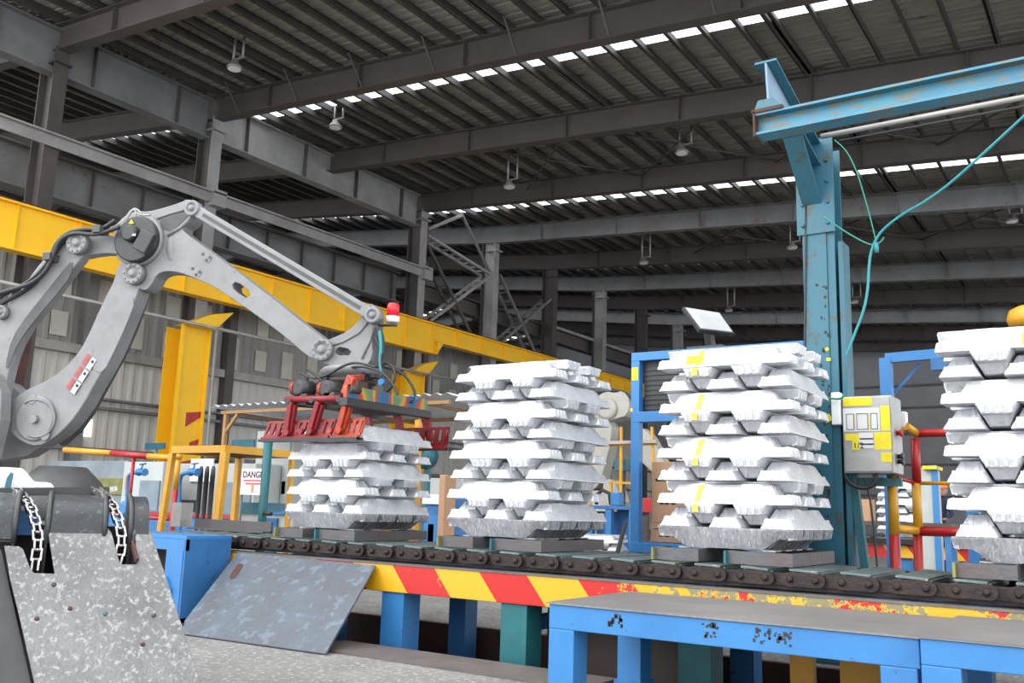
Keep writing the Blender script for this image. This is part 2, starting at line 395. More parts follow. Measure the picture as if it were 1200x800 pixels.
# roof bracing rods
def rods(y0, y1, xs, nm):
    t = thing('roof_bracing', ((xs[0]), y0, zb(xs[0])+.3), nm, 'bracing')
    for xa, xb in zip(xs[:-1], xs[1:]):
        MB().tube([(xa, y0+.1, zb(xa)+.42), (xb, y1-.1, zb(xb)+.42)], .025, 6).build('rod', BEAM, t)
        MB().tube([(xb, y0+.1, zb(xb)+.36), (xa, y1-.1, zb(xa)+.36)], .025, 6).build('rod', BEAM, t)
rods(FY[2], FY[3], [-15.5, -11.5, -7.5, -3.5, .5], 'crossed dark tie rods under the roof between second and third rafter over the skylight')
rods(FY[4], FY[5], [-13.5, -9.5, -5.5, -1.5], 'crossed dark tie rods under the roof behind the lighter grey rafter')

# --- columns
XC = -20.0
def column(fi, y, lightf, zbot=0, label=''):
    t = thing('steel_column', (XC, y, zbot), label, 'column')
    ml = COLM if lightf else COLD
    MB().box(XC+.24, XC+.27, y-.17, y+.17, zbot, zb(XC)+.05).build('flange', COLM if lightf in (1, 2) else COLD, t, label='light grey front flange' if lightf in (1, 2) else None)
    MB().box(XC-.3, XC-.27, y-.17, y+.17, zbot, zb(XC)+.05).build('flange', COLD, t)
    MB().box(XC-.27, XC+.24, y-.01, y+.01, zbot, zb(XC)+.05).build('web', COLD if lightf != 2 else COLM, t)  # on light-flanged columns the dark steel paints in the shaded sides
    MB().box(XC-.1, XC+.4, y-.2, y+.2, zb(XC)-.35, zb(XC)-.3).build('cap_plate', ml, t)
    return t
cl = {0: (0, ''), 1: (1, 'light flanged grey column rising behind the top of the robot arm'), 3: (1, 'light flanged column beside the cross braced stair like trusses'),
      4: (2, 'pale rusty column at the far end of the first cross braced bay'), 5: (0, 'dark brown column at the far end of the second cross braced bay'),
      6: (2, 'pale rusty slim column right of the dark brown one'), 7: (0, 'dark column seen left above the tilted monitor'), 8: (2, 'distant pale column behind the tilted monitor'),
      9: (0, 'distant dark column, last but one of the row'), 10: (0, 'farthest column of the row against the back wall')}
for fi, (lf, lb) in cl.items():
    column(fi, FY[fi], lf, 0, lb or 'nearest grey column standing left of the picture edge')
# secondary light face angle on column one and three with the long rail bolted to it
t = thing('upper_rail', (-19.6, 20, 8.6), 'light grey horizontal steel rail bolted to columns above the yellow crane girder', 'rail')
MB().box(-19.66, -19.62, 4, FY[3]+.1, 8.5, 8.78).build('web', COLM, t)
MB().box(-19.66, -19.5, 4, FY[3]+.1, 8.75, 8.79).build('flange', COLM, t)
for y in (FY[1], FY[3]): MB().box(-19.8, -19.5, y-.12, y+.3, 8.42, 8.86).build('bracket', COLM, t)
# jack beams carrying every second rafter
for n_, (ya, yb) in enumerate(((FY[0]-5, FY[1]), (FY[1], FY[3]))):
    t = thing('jack_beam', (XC, (ya+yb)/2, zb(XC)-.7), ['grey jack beam at the upper left corner of the frame', 'grey jack beam spanning between the two left columns under a hung rafter'][n_], 'beam')
    MB().ibeam((XC+.05, ya+.2, zb(XC)-.02), (XC+.05, yb-.2, zb(XC)-.02), 1.1, .34, .03, .016).build('beam', COLM if n_ else BEAML, t)
    for j in range(4):
        y = ya+(yb-ya)*(j+.5)/4; MB().box(XC-.1, XC+.2, y-.01, y+.01, zb(XC)-.54, zb(XC)+.5).build('stiffener', BEAM, t)
# dark upper crane girder
t = thing('upper_crane_girder', (-21, 22, 7.8), 'dark grey plate girder with vertical stiffeners, high behind the yellow girder', 'girder')
MB().ibeam((-21.05, 3, 8.3), (-21.05, FY[3]+.2, 8.3), 1.05, .42, .035, .02).build('girder', BEAML, t)
for j in range(16): MB().box(-21.0, -20.88, 4+1.4*j, 4.03+1.4*j, 7.85, 8.8).build('stiffener', BEAM, t)
t = thing('far_crane_girder', (-20.6, 40, 6.8), 'brown grey crane girder sloping away past the far columns', 'girder')
MB().ibeam((-20.5, FY[3]+.4, 8.25), (-20.5, 57.5, 8.25), .6, .4, .04, .03).build('girder', BEAM, t)
MB().box(-20.3, -20.2, FY[5]+.3, 57.5, 8.5, 8.62).build('rail', COLM, t)
t = thing('aisle_crane_girder', (-30, 40, 7), 'grey crane girder in the dim bay beyond the columns', 'girder')
MB().ibeam((-31, 6, 7.6), (-31, 57, 7.6), .8, .5, .04, .03).build('girder', BEAML, t)
# cross bracing with rungs between columns 3-4 and 4-5
def ladder_brace(t, p0, p1, m, off=.22, nr=9):
    p0, p1 = Vector(p0), Vector(p1)
    for dx in (off, -off):
        MB().bar(p0+Vector((dx, 0, 0)), p1+Vector((dx, 0, 0)), .09, .09).build('chord', m, t)
    for i in range(1, nr):
        c = p0.lerp(p1, i/nr); MB().bar(c+Vector((off, 0, 0)), c-Vector((off, 0, 0)), .05, .05).build('rung', m, t)
for n_, (a, b_, m) in enumerate(((3, 4, COLM), (4, 5, BEAML))):
    t = thing('cross_bracing', (XC, FY[a], 6), ['light grey laddered cross bracing between first pair of close columns', 'rusty laddered cross bracing between the pale and the dark column'][n_], 'bracing')
    ya, yb = FY[a]+.3, FY[b_]-.3
    ladder_brace(t, (XC, ya, 9.7), (XC, ya+(yb-ya)*.70, 7.1), BEAM if n_ == 0 else m); ladder_brace(t, (XC, ya+(yb-ya)*.08, 7.1), (XC, yb, 9.5), COLM if n_ == 0 else m)
    if n_ == 0:
        ladder_brace(t, (XC, ya, 10.05), (XC, yb, 9.55), m); MB().bar((XC+.2, ya, 10.3), (XC+.2, ya+1.9, 11.35), .1, .1).build('strut', COLM, t)
        MB().bar((XC+.2, ya+1.9, 11.35), (XC+.2, yb, 9.6), .08, .08).build('strut', BEAML, t)

# yellow crane girder and brackets
t = thing('yellow_crane_girder', (XC+.5, 22, 6.1), 'long bright yellow crane girder running along the left wall', 'girder')
YG = -19.45
y1 = at(510, 410, 0, YG).y
for (ya, yb, zl) in ((3, y1, 5.93), (y1, 57, 6.35)):
    g = MB(); g.box(YG-.02, YG, ya, yb, zl, 6.90); g.build('web', YEL, t)
    MB().box(YG-.2, YG+.12, ya, yb, zl-.03, zl).build('flange', YEL, t)
MB().box(YG-.2, YG+.14, 3, 57, 6.90, 6.94).build('flange', YEL, t)
MB().box(YG-.06, YG+.02, 3, 57, 6.94, 7.01).build('crane_rail', PITR, t, label='rusty crane rail along the top')
for j in range(38):
    y = 4.2+1.42*j; zl = 5.93 if y < y1 else 6.35
    MB().box(YG, YG+.09, y, y+.02, zl, 6.90).build('stiffener', YEL, t)
MB().prism([(YG, y1, 5.93), (YG, y1+.35, 6.35), (YG, y1, 6.35)], (1, 0, 0), .2).build('end_plate', YEL, t)
# yellow lower columns
def ycol(yc, label, stripes):
    t = thing('yellow_column', (-19.9, yc, 0), label, 'column', None)
    X0 = -20.0
    MB().box(X0+.28, X0+.31, yc-.42, yc+.42, 0, 5.15).build('flange', YEL, t)
    MB().box(X0-.30, X0-.27, yc-.42, yc+.42, 0, 5.15).build('flange', YEL, t)
    MB().box(X0-.27, X0+.28, yc-.012, yc+.012, 0, 5.15).build('web', YEL, t)
    MB().add([(X0+.1, yc-.45, 5.15), (X0+.5, yc-.45, 5.15), (X0+.5, yc+.45, 5.15), (X0+.1, yc+.45, 5.15),
              (X0+.1, yc+.35, 5.55), (X0+.5, yc+.35, 5.55), (X0+.5, yc+1.0, 5.72), (X0+.1, yc+1.0, 5.72)], [(0, 1, 2, 3), (3, 2, 6, 7), (4, 7, 6, 5), (0, 4, 5, 1), (0, 3, 7, 4), (1, 5, 6, 2)]) .build('bracket', YEL, t)
    for dy in (-.4, .4): MB().box(X0+.31, X0+.42, yc+dy-.02, yc+dy+.02, 0, 5.15).build('edge_angle', YEL, t)
    if stripes:
        for z, ya_, h_ in ((2.62, -.05, .36), (1.95, .12, .3), (1.45, -.1, .3)):
            MB().prism([(X0+.318, yc+ya_, z), (X0+.318, yc+.38, z+.28), (X0+.318, yc+.38, z+.28+h_*.4), (X0+.318, yc+ya_, z+h_)], (1, 0, 0), .012).build('hazard_patch', RED, t)
    return t
yc1 = at(223, 450, 0, -19.7).y; yc2 = at(484, 470, 0, -19.7).y
ycol(yc1, 'nearer yellow wall column standing behind the railing, with red hazard patches', True)
ycol(yc2, 'farther yellow wall column seen behind the robot gripper', False)
ycol(yc2+8.75, 'distant yellow wall column behind the second stack of ingots', False)
t = thing('wall_pipe', (-19.3, 20, 5.4), 'thin grey pipe running level along the wall in front of yellow columns', 'pipe')
pa = at(0, 330, 0, -19.35); pb = at(300, 395, 0, -19.35)
MB().tube([(-19.35, 4, pa.z), (-19.35, 40, pa.z)], .045, 8).build('run', GIRT, t)
for yy in (yc1+.35, yc2+.35):
    MB().tube([(-19.3, yy, pa.z), (-19.3, yy, .1)], .04, 8).build('drop', GIRT, t)

# hanging lamps
def hlamp(X, Y, z, L, lb):
    t = thing('hanging_lamp', (X, Y, z), lb, 'lamp', None)
    for dx in (-.16, .16): MB().tube([(X+dx, Y, z+.1), (X+dx, Y, z+L)], .03, 6).build('rod', GIRT, t)
    MB().bar((X-.2, Y, z+.1), (X+.2, Y, z+.1), .05, .03).build('crossbar', GIRT, t)
    MB().lathe((X-.1, Y, z-.12), (0, 0, 1), [(.18, 0), (.18, .03), (.15, .08), (.10, .12), (.08, .2)], 14).build('housing', GIRT, t)
    MB().lathe((X-.1, Y, z-.125), (0, 0, -1), [(.15, 0), (.15, .015)], 14).build('lens', WHITE, t)
zr = lambda X: zb(X)+.85
for X, Y, z, lb in ((-16.6, 13, 11.0-.2, 'hanging twin rod lamp at the top left, nearest to the camera'),
    (-14.6, 21.5, 10.25, 'hanging twin rod lamp in the bay of the crossed tie rods, left one'), (-9.18, 21.5, 10.25, 'hanging twin rod lamp in the bay of the crossed tie rods, right one'),
    (-14.5, 30.3, 10.05, 'hanging twin rod lamp above the middle ingot stacks, left of the blue post'), (-9.0, 30.3, 9.9, 'hanging twin rod lamp just left of the blue crane post'),
    (-2.44, 30.3, 9.85, 'hanging lamp near the right picture edge below the blue beam'), (-14.5, 39, 9.95, 'small distant hanging lamp above the tilted monitor'),
    (-9.1, 39, 9.8, 'small distant hanging lamp right of the blue post'), (-17.3, 17, 11.0, 'lamp hanging close under the bright skylight strip, far left')):
    hlamp(X, Y, z, zr(X)-z, lb)
#@@OBJECTS
# ================================================================ CONVEYOR
BY = 4.64
BX1 = at(243, 640, 1, 4.4).x
t = thing('conveyor_frame', (-2.8, BY, 0), 'near conveyor frame with a red and yellow striped side beam on blue legs', 'conveyor')
MB().box(-5.79, 1.0, BY, BY+.05, .312, .48).build('side_beam', STRIPE, t, bevel=.004, label='red and yellow striped side beam')
MB().box(-5.79, 1.0, BY-.005, BY+.14, .478, .49).build('top_flange', PLATEM, t)
MB().box(-5.79, 1.0, 5.50, 5.56, .33, .50).build('far_beam', BLUED, t)
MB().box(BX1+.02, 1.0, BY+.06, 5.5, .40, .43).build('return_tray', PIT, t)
for x, m in ((-5.2, BLUE), (-3.98, BLUE), (-3.06, GREENT), (-1.95, GREENT), (-.9, BLUED), (.2, BLUED)):
    for y, z0 in ((BY+.07, -.6), (5.42, -.6)):
        if y < 5: MB().box(x-.09, x+.09, y-.05, y+.12, z0 if m is not BLUE else -.6, .36).build('leg', m, t, bevel=.004)
        else: MB().box(x-.07, x+.07, y-.07, y+.07, z0, .36).build('leg', BLUED, t)
for x in (-5.3, -3.05, -.8): MB().box(x-.04, x+.04, BY+.1, 5.5, .15, .23).build('cross_member', BLUED, t)
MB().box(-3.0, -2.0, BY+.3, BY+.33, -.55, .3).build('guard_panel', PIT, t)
MB().box(-1.55, -1.43, 4.95, 5.0, -.55, .3).build('yellow_post', YEL2, t, label='yellow painted upright under the deck')
MB().box(-1.30, -.98, 4.95, 5.0, -.55, .3).build('yellow_panel', YEL2, t, label='yellow painted panel under the deck')
# slat chain
P = .248
ch = thing('slat_chain', (-2.8, 5.1, .5), 'dark greasy slat chain deck carrying the ingot stacks along the near conveyor', 'conveyor chain')
def linkplate(xc, y, ln, h, th, z, m, par):
    b = MB(); pts = []
    for sx in (1, -1):
        for k in range(7):
            a = -PI/2+PI*k/6; pts.append((xc+sx*(ln/2-h/2)+sx*math.cos(a)*h/2, y, z+sx*math.sin(a)*h/2))
    b.prism(pts, (0, 1, 0), th)
    for sx in (-.062, .062):
        b.lathe((xc+sx, y-th/2, z), (0, -1, 0), [(.017, 0), (.017, .012), (.009, .013), (.009, .022)], 8)
    return b.build('link_plate', m, par)
lp0 = None; sl0 = None; x = -6.35; n_ = 0; ip0 = None
while x < .75:
    if lp0 is None:
        lp0 = linkplate(x, BY+.035, .215, .066, .014, .553, CHAINM, ch)
        ip0 = MB().box(x+.05, x+.20, BY+.055, BY+.07, .522, .58).build('inner_link', CHAINM, ch)
        q = MB(); q.frame((x-.01, 5.10, .592), (1, 0, -.05), (0, 1, 0), (.05, 0, 1), .070, .385, .006); q.box(x-.08, x-.06, 4.76, 5.46, .55, .59); q.box(x+.05, x+.07, 4.76, 5.46, .55, .585)
        sl0 = q.build('slat', SLATM, ch, bevel=.002)
        fl0 = linkplate(x, 5.50, .215, .066, .014, .553, CHAINM, ch)
        xl, xi, xs, xf = lp0.location.x, ip0.location.x, sl0.location.x, fl0.location.x
    else:
        for o_, x0_ in ((lp0, xl), (ip0, xi), (sl0, xs), (fl0, xf)):
            c = copy_tree(o_, ch); c.location.x = x0_+n_*P
            if o_ is sl0: c.rotation_euler = (0, random.uniform(-.02, .02), random.uniform(-.012, .012))
    n_ += 1; x = -6.35+n_*P
MB().box(-6.5, .9, BY+.075, BY+.12, .50, .555).build('chain_rail', CHAINM, ch)
MB().box(-6.5, .9, 5.44, 5.48, .50, .555).build('chain_rail', CHAINM, ch)

# ---------------------------------------------------------------- ingots
IL, IW = .76, .185
def ingot_mesh(seed, wob=.0032, es=.022):
    rnd = random.Random(seed)
    # stations along length: (x, height, halfwidth bottom, halfwidth top)
    HT, HL = .107, .052
    st = []
    w0, wt = IW/2, IW/2*.5
    def sec(x, h, wb, wt_): return [(x, -wb, 0), (x, -wb*.985, .008), (x, -wt_, h-.006), (x, -wt_*.93, h), (x, wt_*.93, h), (x, wt_, h-.006), (x, wb*.985, .008), (x, wb, 0)]
    a = IL/2
    wm = lambda h: w0+(wt-w0)*h/HT
    st = [sec(-a, HL*.30, w0*.93, wm(HL*.3)*.90), sec(-a+.012, HL, w0*.97, wm(HL)*.93), sec(-a+.055, HL, w0, wm(HL)), sec(-a+.088, HL+.001, w0, wm(HL)),
          sec(-a+.096+es, HT-.004, w0, wt*.97), sec(-a+.112+es, HT, w0, wt), sec(-.12, HT+.001, w0, wt), sec(-.085, HT-.003, w0*1.01, wt), sec(.085, HT-.003, w0*1.01, wt), sec(.12, HT+.001, w0, wt), sec(a-.112-es, HT, w0, wt),
          sec(a-.096-es, HT-.004, w0, wt*.97), sec(a-.088, HL+.001, w0, wm(HL)), sec(a-.055, HL, w0, wm(HL)), sec(a-.012, HL, w0*.97, wm(HL)*.93), sec(a, HL*.30, w0*.93, wm(HL*.3)*.90)]
    b = MB(); vs = []; fs = []
    for s_ in st: vs += s_
    for i in range(len(st)-1):
        for k in range(8): fs.append((i*8+k, i*8+(k+1) % 8, (i+1)*8+(k+1) % 8, (i+1)*8+k))
    fs.append(tuple(range(8))); fs.append(tuple((len(st)-1)*8+k for k in range(8))[::-1])
    b.add(vs, fs)
    # cast ribs on the end lugs and on the inner end faces
    for sx in (-1, 1):
        for y in (-.058, -.02, .02, .058):
            x0 = sx*a; b.add([(x0+sx*.006, y-.010, .005), (x0+sx*.006, y+.010, .005), (x0-sx*.005, y+.007, HL-.003), (x0-sx*.004, y-.007, HL-.003), (x0-sx*.03, y-.012, .003), (x0-sx*.03, y+.012, .003), (x0-sx*.03, y+.009, HL+.004), (x0-sx*.03, y-.009, HL+.004)],
                [(0, 1, 2, 3), (4, 7, 6, 5), (0, 3, 7, 4), (1, 5, 6, 2), (3, 2, 6, 7), (0, 4, 5, 1)])
        for y in (-.03, .03):
            x0 = sx*(a-.092); b.add([(x0+sx*.007, y-.010, HL), (x0+sx*.007, y+.010, HL), (x0-sx*es*.8, y+.008, HT-.006), (x0-sx*es*.8, y-.008, HT-.006), (x0-sx*.04, y, HL)], [(0, 1, 2, 3), (0, 3, 4), (1, 4, 2), (0, 4, 1)])
    for v in b.v:
        nz = noise.noise_vector(v*9+Vector((seed*3.1, 0, 0))); f = .0 if v.z < .001 else 1
        v += Vector((nz.x*wob, nz.y*wob*1.2, nz.z*wob*f))
    return b
def ingot_base(seed):
    b = ingot_mesh(seed, .005, .07)
    for v in b.v: v.z *= 1.04; v.y *= .99*(1+.35*max(0, v.z-.05)/.05)
    for sx in (-.2, .2): b.frame((sx, 0, .112), (1, 0, 0), (0, 1, 0), (0, 0, 1), .07, .05, .004)
    return b
IM = []
for k in range(4):
    me = ingot_mesh(k).mesh('ingot', Vector((0, 0, 0))); me.materials.append(ALU); IM.append(me)
IB = []
for k in range(2):
    me = ingot_base(k+9).mesh('base_ingot', Vector((0, 0, 0))); me.materials.append(ALUB); IB.append(me)
HP = .125; FT = ['at front', 'second from front', 'third from front', 'at back']
def ingot(me, loc, yaw, inv, label, group, name='ingot', tilt=0):
    o = bpy.data.objects.new(name, me); col.objects.link(o); WL[o.name] = Vector(loc)
    o.location = loc; o.rotation_euler = (PI if inv else tilt, 0, yaw)
    return tag(o, label, 'ingot', group)
POS5 = ['leftmost', 'second from left', 'in middle', 'second from right', 'rightmost']
POSY = ['at front', 'second from front', 'in middle', 'second from back', 'at back']
def stack(cx, cy, z0, name, nl, yaw=0, sc=1, top=None, first='E', jit=.006, drift=(0, 0)):
    rz = Matrix.Rotation(yaw, 3, 'Z'); out = []
    grp = f'ingots of the {name}'
    for i in range(4):
        p = rz @ Vector((0, (-.285+.19*i)*1.0, 0)); z = z0+.115
        out.append(ingot(IB[i % 2], (cx+p.x, cy+p.y, z), yaw, True, f'rough grey foot ingot {FT[i]}, bottom row of the {name}', grp, 'base_ingot'))
    z = z0+.115
    for L_ in range(nl):
        E_ = (L_ % 2 == 0) if first == 'E' else (L_ % 2 == 1)
        ox, oy = random.uniform(-1, 1)*jit*2+drift[0]*L_, random.uniform(-1, 1)*jit+drift[1]*L_
        ncnt = 5 if not (top and L_ == nl-1) else 5
        for i in range(5):
            inv = i % 2 == 1
            if top and L_ == nl-1 and i in top: continue
            off = (i-2)*.1425+random.uniform(-1, 1)*.003; al = random.uniform(-1, 1)*jit
            lx, ly = (off+ox, al+oy) if E_ else (al+ox, off+oy)
            p = rz @ Vector((lx, ly, 0)); zz = z+(HP-.0005 if inv else .0005)
            lab = f"{'upside-down' if inv else 'upright'} ingot {POS5[i] if E_ else POSY[i]}, {ORD[L_]} row above foot of {name}"
            o = ingot(IM[random.randrange(4)], (cx+p.x, cy+p.y, zz), yaw+(PI/2 if E_ else 0)+random.uniform(-1, 1)*.008, inv, lab, grp)
            out.append(o); o['L'] = L_; o['i'] = i
        z += HP
    return out
SX = [-4.83, -3.345, -1.865, -.365]; SZ = .672; SY = 5.225
NM = ['leftmost stack', 'second stack', 'yellow-marked stack', 'rightmost stack']
S1 = stack(SX[0], SY, SZ, NM[0], 5, first='E')
S2 = stack(SX[1], SY, SZ, NM[1], 8, drift=(.004, 0))
S3 = stack(SX[2], SY, SZ, NM[2], 8)
S4 = stack(SX[3], SY, SZ, NM[3], 8, drift=(-.003, 0))
# paint marks down the third stack: thin coats on the front of each ingot, and paper stickers on the top rows
def front_mark(o, x, wd, m, name='paint_mark', zoff=0, h=.08, lay='L'):
    L_ = o['L']; zf = SZ+.115+HP*L_
    if lay == 'L':   # side slope of the front long ingot
        y0 = o.location.y-IW/2; dy = IW/2*.46
        pts = [(x-wd/2, y0+.0+dy*.1-.003, zf+.008), (x+wd/2, y0+dy*.1-.003, zf+.008), (x+wd/2+.012, y0+dy*1.1-.002, zf+.102), (x-wd/2+.012, y0+dy*1.1-.002, zf+.102)]
    else:            # lug face of an upside down ingot (upper half)
        y0 = o.location.y-IL/2
        pts = [(x-wd/2, y0-.010, zf+.078), (x+wd/2, y0-.010, zf+.078), (x+wd/2, y0-.013, zf+.118), (x-wd/2, y0-.013, zf+.118)]
    b = MB(); n = Vector((0, -.9, .4)).normalized(); b.prism(pts, n, .003)
    c = b.build(name, m, o, label='yellow paint stripe' if m is YSTRIPE else 'yellow paper sticker')
    M = o.matrix_basis.inverted(); c.matrix_basis = M @ Matrix.Translation(WL[c.name]); return c
for o in S3:
    if o.get('i') == 0 and o['L'] % 2 == 1: front_mark(o, SX[2]-.15+.012*o['L']*.2, .034, YSTRIPE)
    if o.get('i') == 1 and o['L'] % 2 == 0: front_mark(o, SX[2]-.15, .034, YSTRIPE, lay='E')
def sticker(o, x, z, wd, h, lines=True):
    y0 = o.location.y-IW/2+IW/2*.42*.55-.006
    r_ = Vector((1, 0, 0)); u_ = Vector((0, .42, .9)).normalized()
    c0 = Vector((x, y0, z)); b = MB(); b.frame(c0, r_, u_, r_.cross(u_), wd/2, h/2, .0012)
    c = b.build('sticker', YSTICK, o, label='yellow paper sticker'); Mi = o.matrix_basis.inverted(); c.matrix_basis = Mi @ Matrix.Translation(WL[c.name])
    return c
for o in S3:
    if o.get('L') == 7 and o.get('i') == 0: sticker(o, SX[2]-.155, SZ+.115+HP*7+.045, .10, .055)
for o in S4:
    if o.get('L') == 7 and o.get('i') == 0: sticker(o, SX[3]+.035, SZ+.115+HP*7+.043, .135, .058)
for S_ in (S1, S2, S3, S4):
    for o in S_:
        for k_ in ('L', 'i'):
            if k_ in o: del o[k_]
# support blocks under each stack
for k, sx in enumerate(SX):
    for j, dx in enumerate((-.235, .21)):
        nm_ = NM[k].replace('the ', '')
        t = thing('support_block', (sx+dx, SY, .6), f"{['left', 'right'][j]} short steel channel block under the {NM[k]}", 'support block')
        x0, x1 = (sx+dx-.13, sx+dx+.13) if j == 0 else (sx+dx-.16, sx+dx+.19)
        yf = SY-.455 if j == 0 else SY-.465
        MB().box(x0, x1, yf, yf+.012, .606, .6715).build('web', SUPP, t)
        MB().box(x0, x0+.012, yf-.03, yf+.2, .606, .6715).build('end_flange', YGREEN if j == 0 else GREENT, t)
        MB().box(x1-.012, x1, yf+.012, yf+.78, .606, .6715).build('side_plate', SUPP, t)
        MB().box(x0+.012, x1-.012, yf+.76, yf+.78, .606, .6715).build('back_plate', SUPP, t)
# stray channel bars lying on the left end of the deck
t = thing('deck_channel', (-6.0, 5.0, .6), 'rusty steel channel bar lying across the left end of the conveyor', 'channel')
p0 = at(228, 612, 1, 5.2); p1 = at(318, 610, 1, 5.2)
MB().box(p0.x, p1.x, 5.2, 5.22, .606, .69).build('web', SUPP, t); MB().box(p0.x, p1.x, 5.12, 5.22, .606, .618).build('flange', SUPP, t)
tag(MB().box(p0.x-.18, p0.x-.06, 5.1, 5.22, .62, .82).build('pierced_plate', GIRT), 'small grey upright plate with a hole at the left end of the conveyor', 'plate')

# ---------------------------------------------------------------- leaning plate, kerb plates
tl, tr_ = at(278, 647, 1, 4.62), at(440, 662, 1, 4.62); bl, br = at(215, 742, 2, .012), at(381, 765.5, 2, .012)
l1 = at(209, 724, 1, bl.y+.06)
n = (tr_-tl).cross(bl-tl).normalized()
nrm = n if n.y < 0 else -n
pl = [tl, tr_, br, bl, bl.lerp(tl, .13)+Vector((-.07, 0, 0))]
b = MB().prism([p-nrm*.008 for p in pl], nrm, .014)
t = b.build('leaning_plate', LEAN, bevel=.002, label='big scuffed blue grey steel plate leaning from floor against the striped beam', cat='steel plate')
c_ = tl.lerp(br, .08)+(bl-tl)*.06; hole = MB(); ax_u = (tl-bl).normalized(); ax_r = (tr_-tl).normalized()
hp = at(277, 669, 1, 4.5)
d_ = ray(277, 669); tt = (tl-CAM).dot(nrm)/d_.dot(nrm); hp = CAM+d_*tt
hole.prism([hp+ax_r*(.035*math.cos(a))+ax_u*(.035*math.sin(a)+(.05 if math.sin(a) > 0 else -.05)) for a in [2*PI*i/14 for i in range(14)]], nrm, .003)
hole.build('lifting_slot', PITR, t, label='rust brown slot near the top left corner')
pA = at(405, 763, 2, .01); pB = at(445, 752, 2, .01); pC = at(700, 790, 2, .01); pD = at(650, 815, 2, .01)
tag(MB().prism([(-4.2, 4.12, .008), (-4.2, 4.47, .008), (-2.29, 4.47, .008), (-2.29, 4.12, .008)], (0, 0, 1), .014).build('kerb_plate', PLATEM), 'brown worn steel cover plate on the floor at the pit edge', 'floor plate')

# ---------------------------------------------------------------- blue step platforms at the right
def platform(x0, x1, y0, y1, zt, legs, label, bh=.115):
    t = thing('step_platform', ((x0+x1)/2, (y0+y1)/2, 0), label, 'platform')
    MB().box(x0-.01, x1+.01, y0-.01, y1, zt-.008, zt).build('checker_deck', CHECK, t, label='grey checker plate deck')
    MB().box(x0, x1, y0, y0+.07, zt-bh, zt-.008).build('front_beam', BLUE, t, bevel=.004)
    MB().box(x0, x1, y1-.07, y1, zt-bh, zt-.008).build('back_beam', BLUE, t, bevel=.004)
    MB().box(x0, x0+.07, y0+.07, y1-.07, zt-bh, zt-.008).build('end_beam', BLUE, t); MB().box(x1-.07, x1, y0+.07, y1-.07, zt-bh, zt-.008).build('end_beam', BLUE, t)
    for lx in legs:
        for (ya, yb) in ((y0+.001, y0+.13), (y1-.17, y1-.04)):
            MB().box(lx, lx+.13, ya, yb, 0, zt-bh).build('leg', BLUE, t, bevel=.004)
            MB().box(lx-.012, lx+.142, ya-.012, yb+.012, 0, .018).build('foot_plate', BLUE, t)
    return t
pf = platform(-2.27, -.70, 3.75, 4.60, .44, (-2.27, -.84), 'long low blue walkway with checker deck in front of the striped beam')
platform(-.685, .9, 3.68, 4.60, .452, (-.685, .7), 'second blue walkway section cut by the right picture edge', .10)
for px, py in ((1.0, 0), (0, 0)):
    pass
def wear_mark(par, x, z, wd, h, y, m=BLACK):
    b = MB(); rnd = random.Random(int(abs(x)*1000))
    for i in range(14):
        cx, cz = x+rnd.uniform(-1, 1)*wd/2, z+rnd.uniform(-1, 1)*h/2; s_ = rnd.uniform(.003, .009)
        b.frame((cx, y-.0004, cz), (1, 0, 0), (0, 1, 0), (0, 0, 1), s_, .0006, s_*rnd.uniform(.6, 1.6))
    return b.build('scuff_mark', m, par, kind='stuff')
for x in (-1.93, -1.28, -1.2, -1.5): wear_mark(pf, x, .385, .07, .05, 3.75)

# ---------------------------------------------------------------- blue drive box at the conveyor's left end
t = thing('drive_housing', (-6.2, 4.3, 0), 'blue steel end frame box at the left end of the conveyor', 'housing')
cz = .60
a0 = at(247, 632, 2, cz)
Yb = 4.62; Xr = at(247, 640, 1, Yb-.0).x
BX0, BX1, BY0, BY1 = Xr-.95, Xr, 4.22, 4.62
BX1 = at(243, 640, 1, 4.4).x; BX0 = BX1-1.1
MB().box(BX0, BX1, BY0, BY1-.01, .575, .60).build('top_plate', BLUE, t, bevel=.003)
MB().box(BX0, BX1, BY0, BY0+.03, .50, .575).build('front_rail', BLUE, t)
MB().box(BX1-.2, BX1-.021, BY0-.004, BY0+.03, .02, .502).build('upright', BLUE, t)
MB().box(BX1-.02, BX1, BY0+.0, BY1-.01, .02, .575).build('side_panel', BLUED, t, label='darker blue side panel')
MB().box(BX0, BX1-.02, BY0+.25, BY0+.28, .02, .575).build('opening_shade_sheet', PIT, t, label='black inner panel')  # black sheet stands in for the shade behind the open front
MB().prism([Vector((BX1-.30+x_, BY0-.01, .12+z_)) for x_, z_ in ((0, 0), (.2, 0), (.2, .12), (.14, .2), (.06, .2), (0, .12))], (0, 1, 0), .02).build('gusset_plate', BLUE, t)
MB().box(BX0, BX1, BY0, BY0+.05, 0, .05).build('bottom_rail', BLUE, t)
t = thing('striped_end_stop', (-5.9, 4.6, .2), 'yellow bracket below the left end of the striped beam', 'bracket')
MB().box(-5.78, -5.62, 4.66, 4.76, .2, .31).build('bracket', YEL2, t)
MB().box(-5.76, -5.70, 4.68, 4.74, 0, .2).build('foot', YEL2, t)

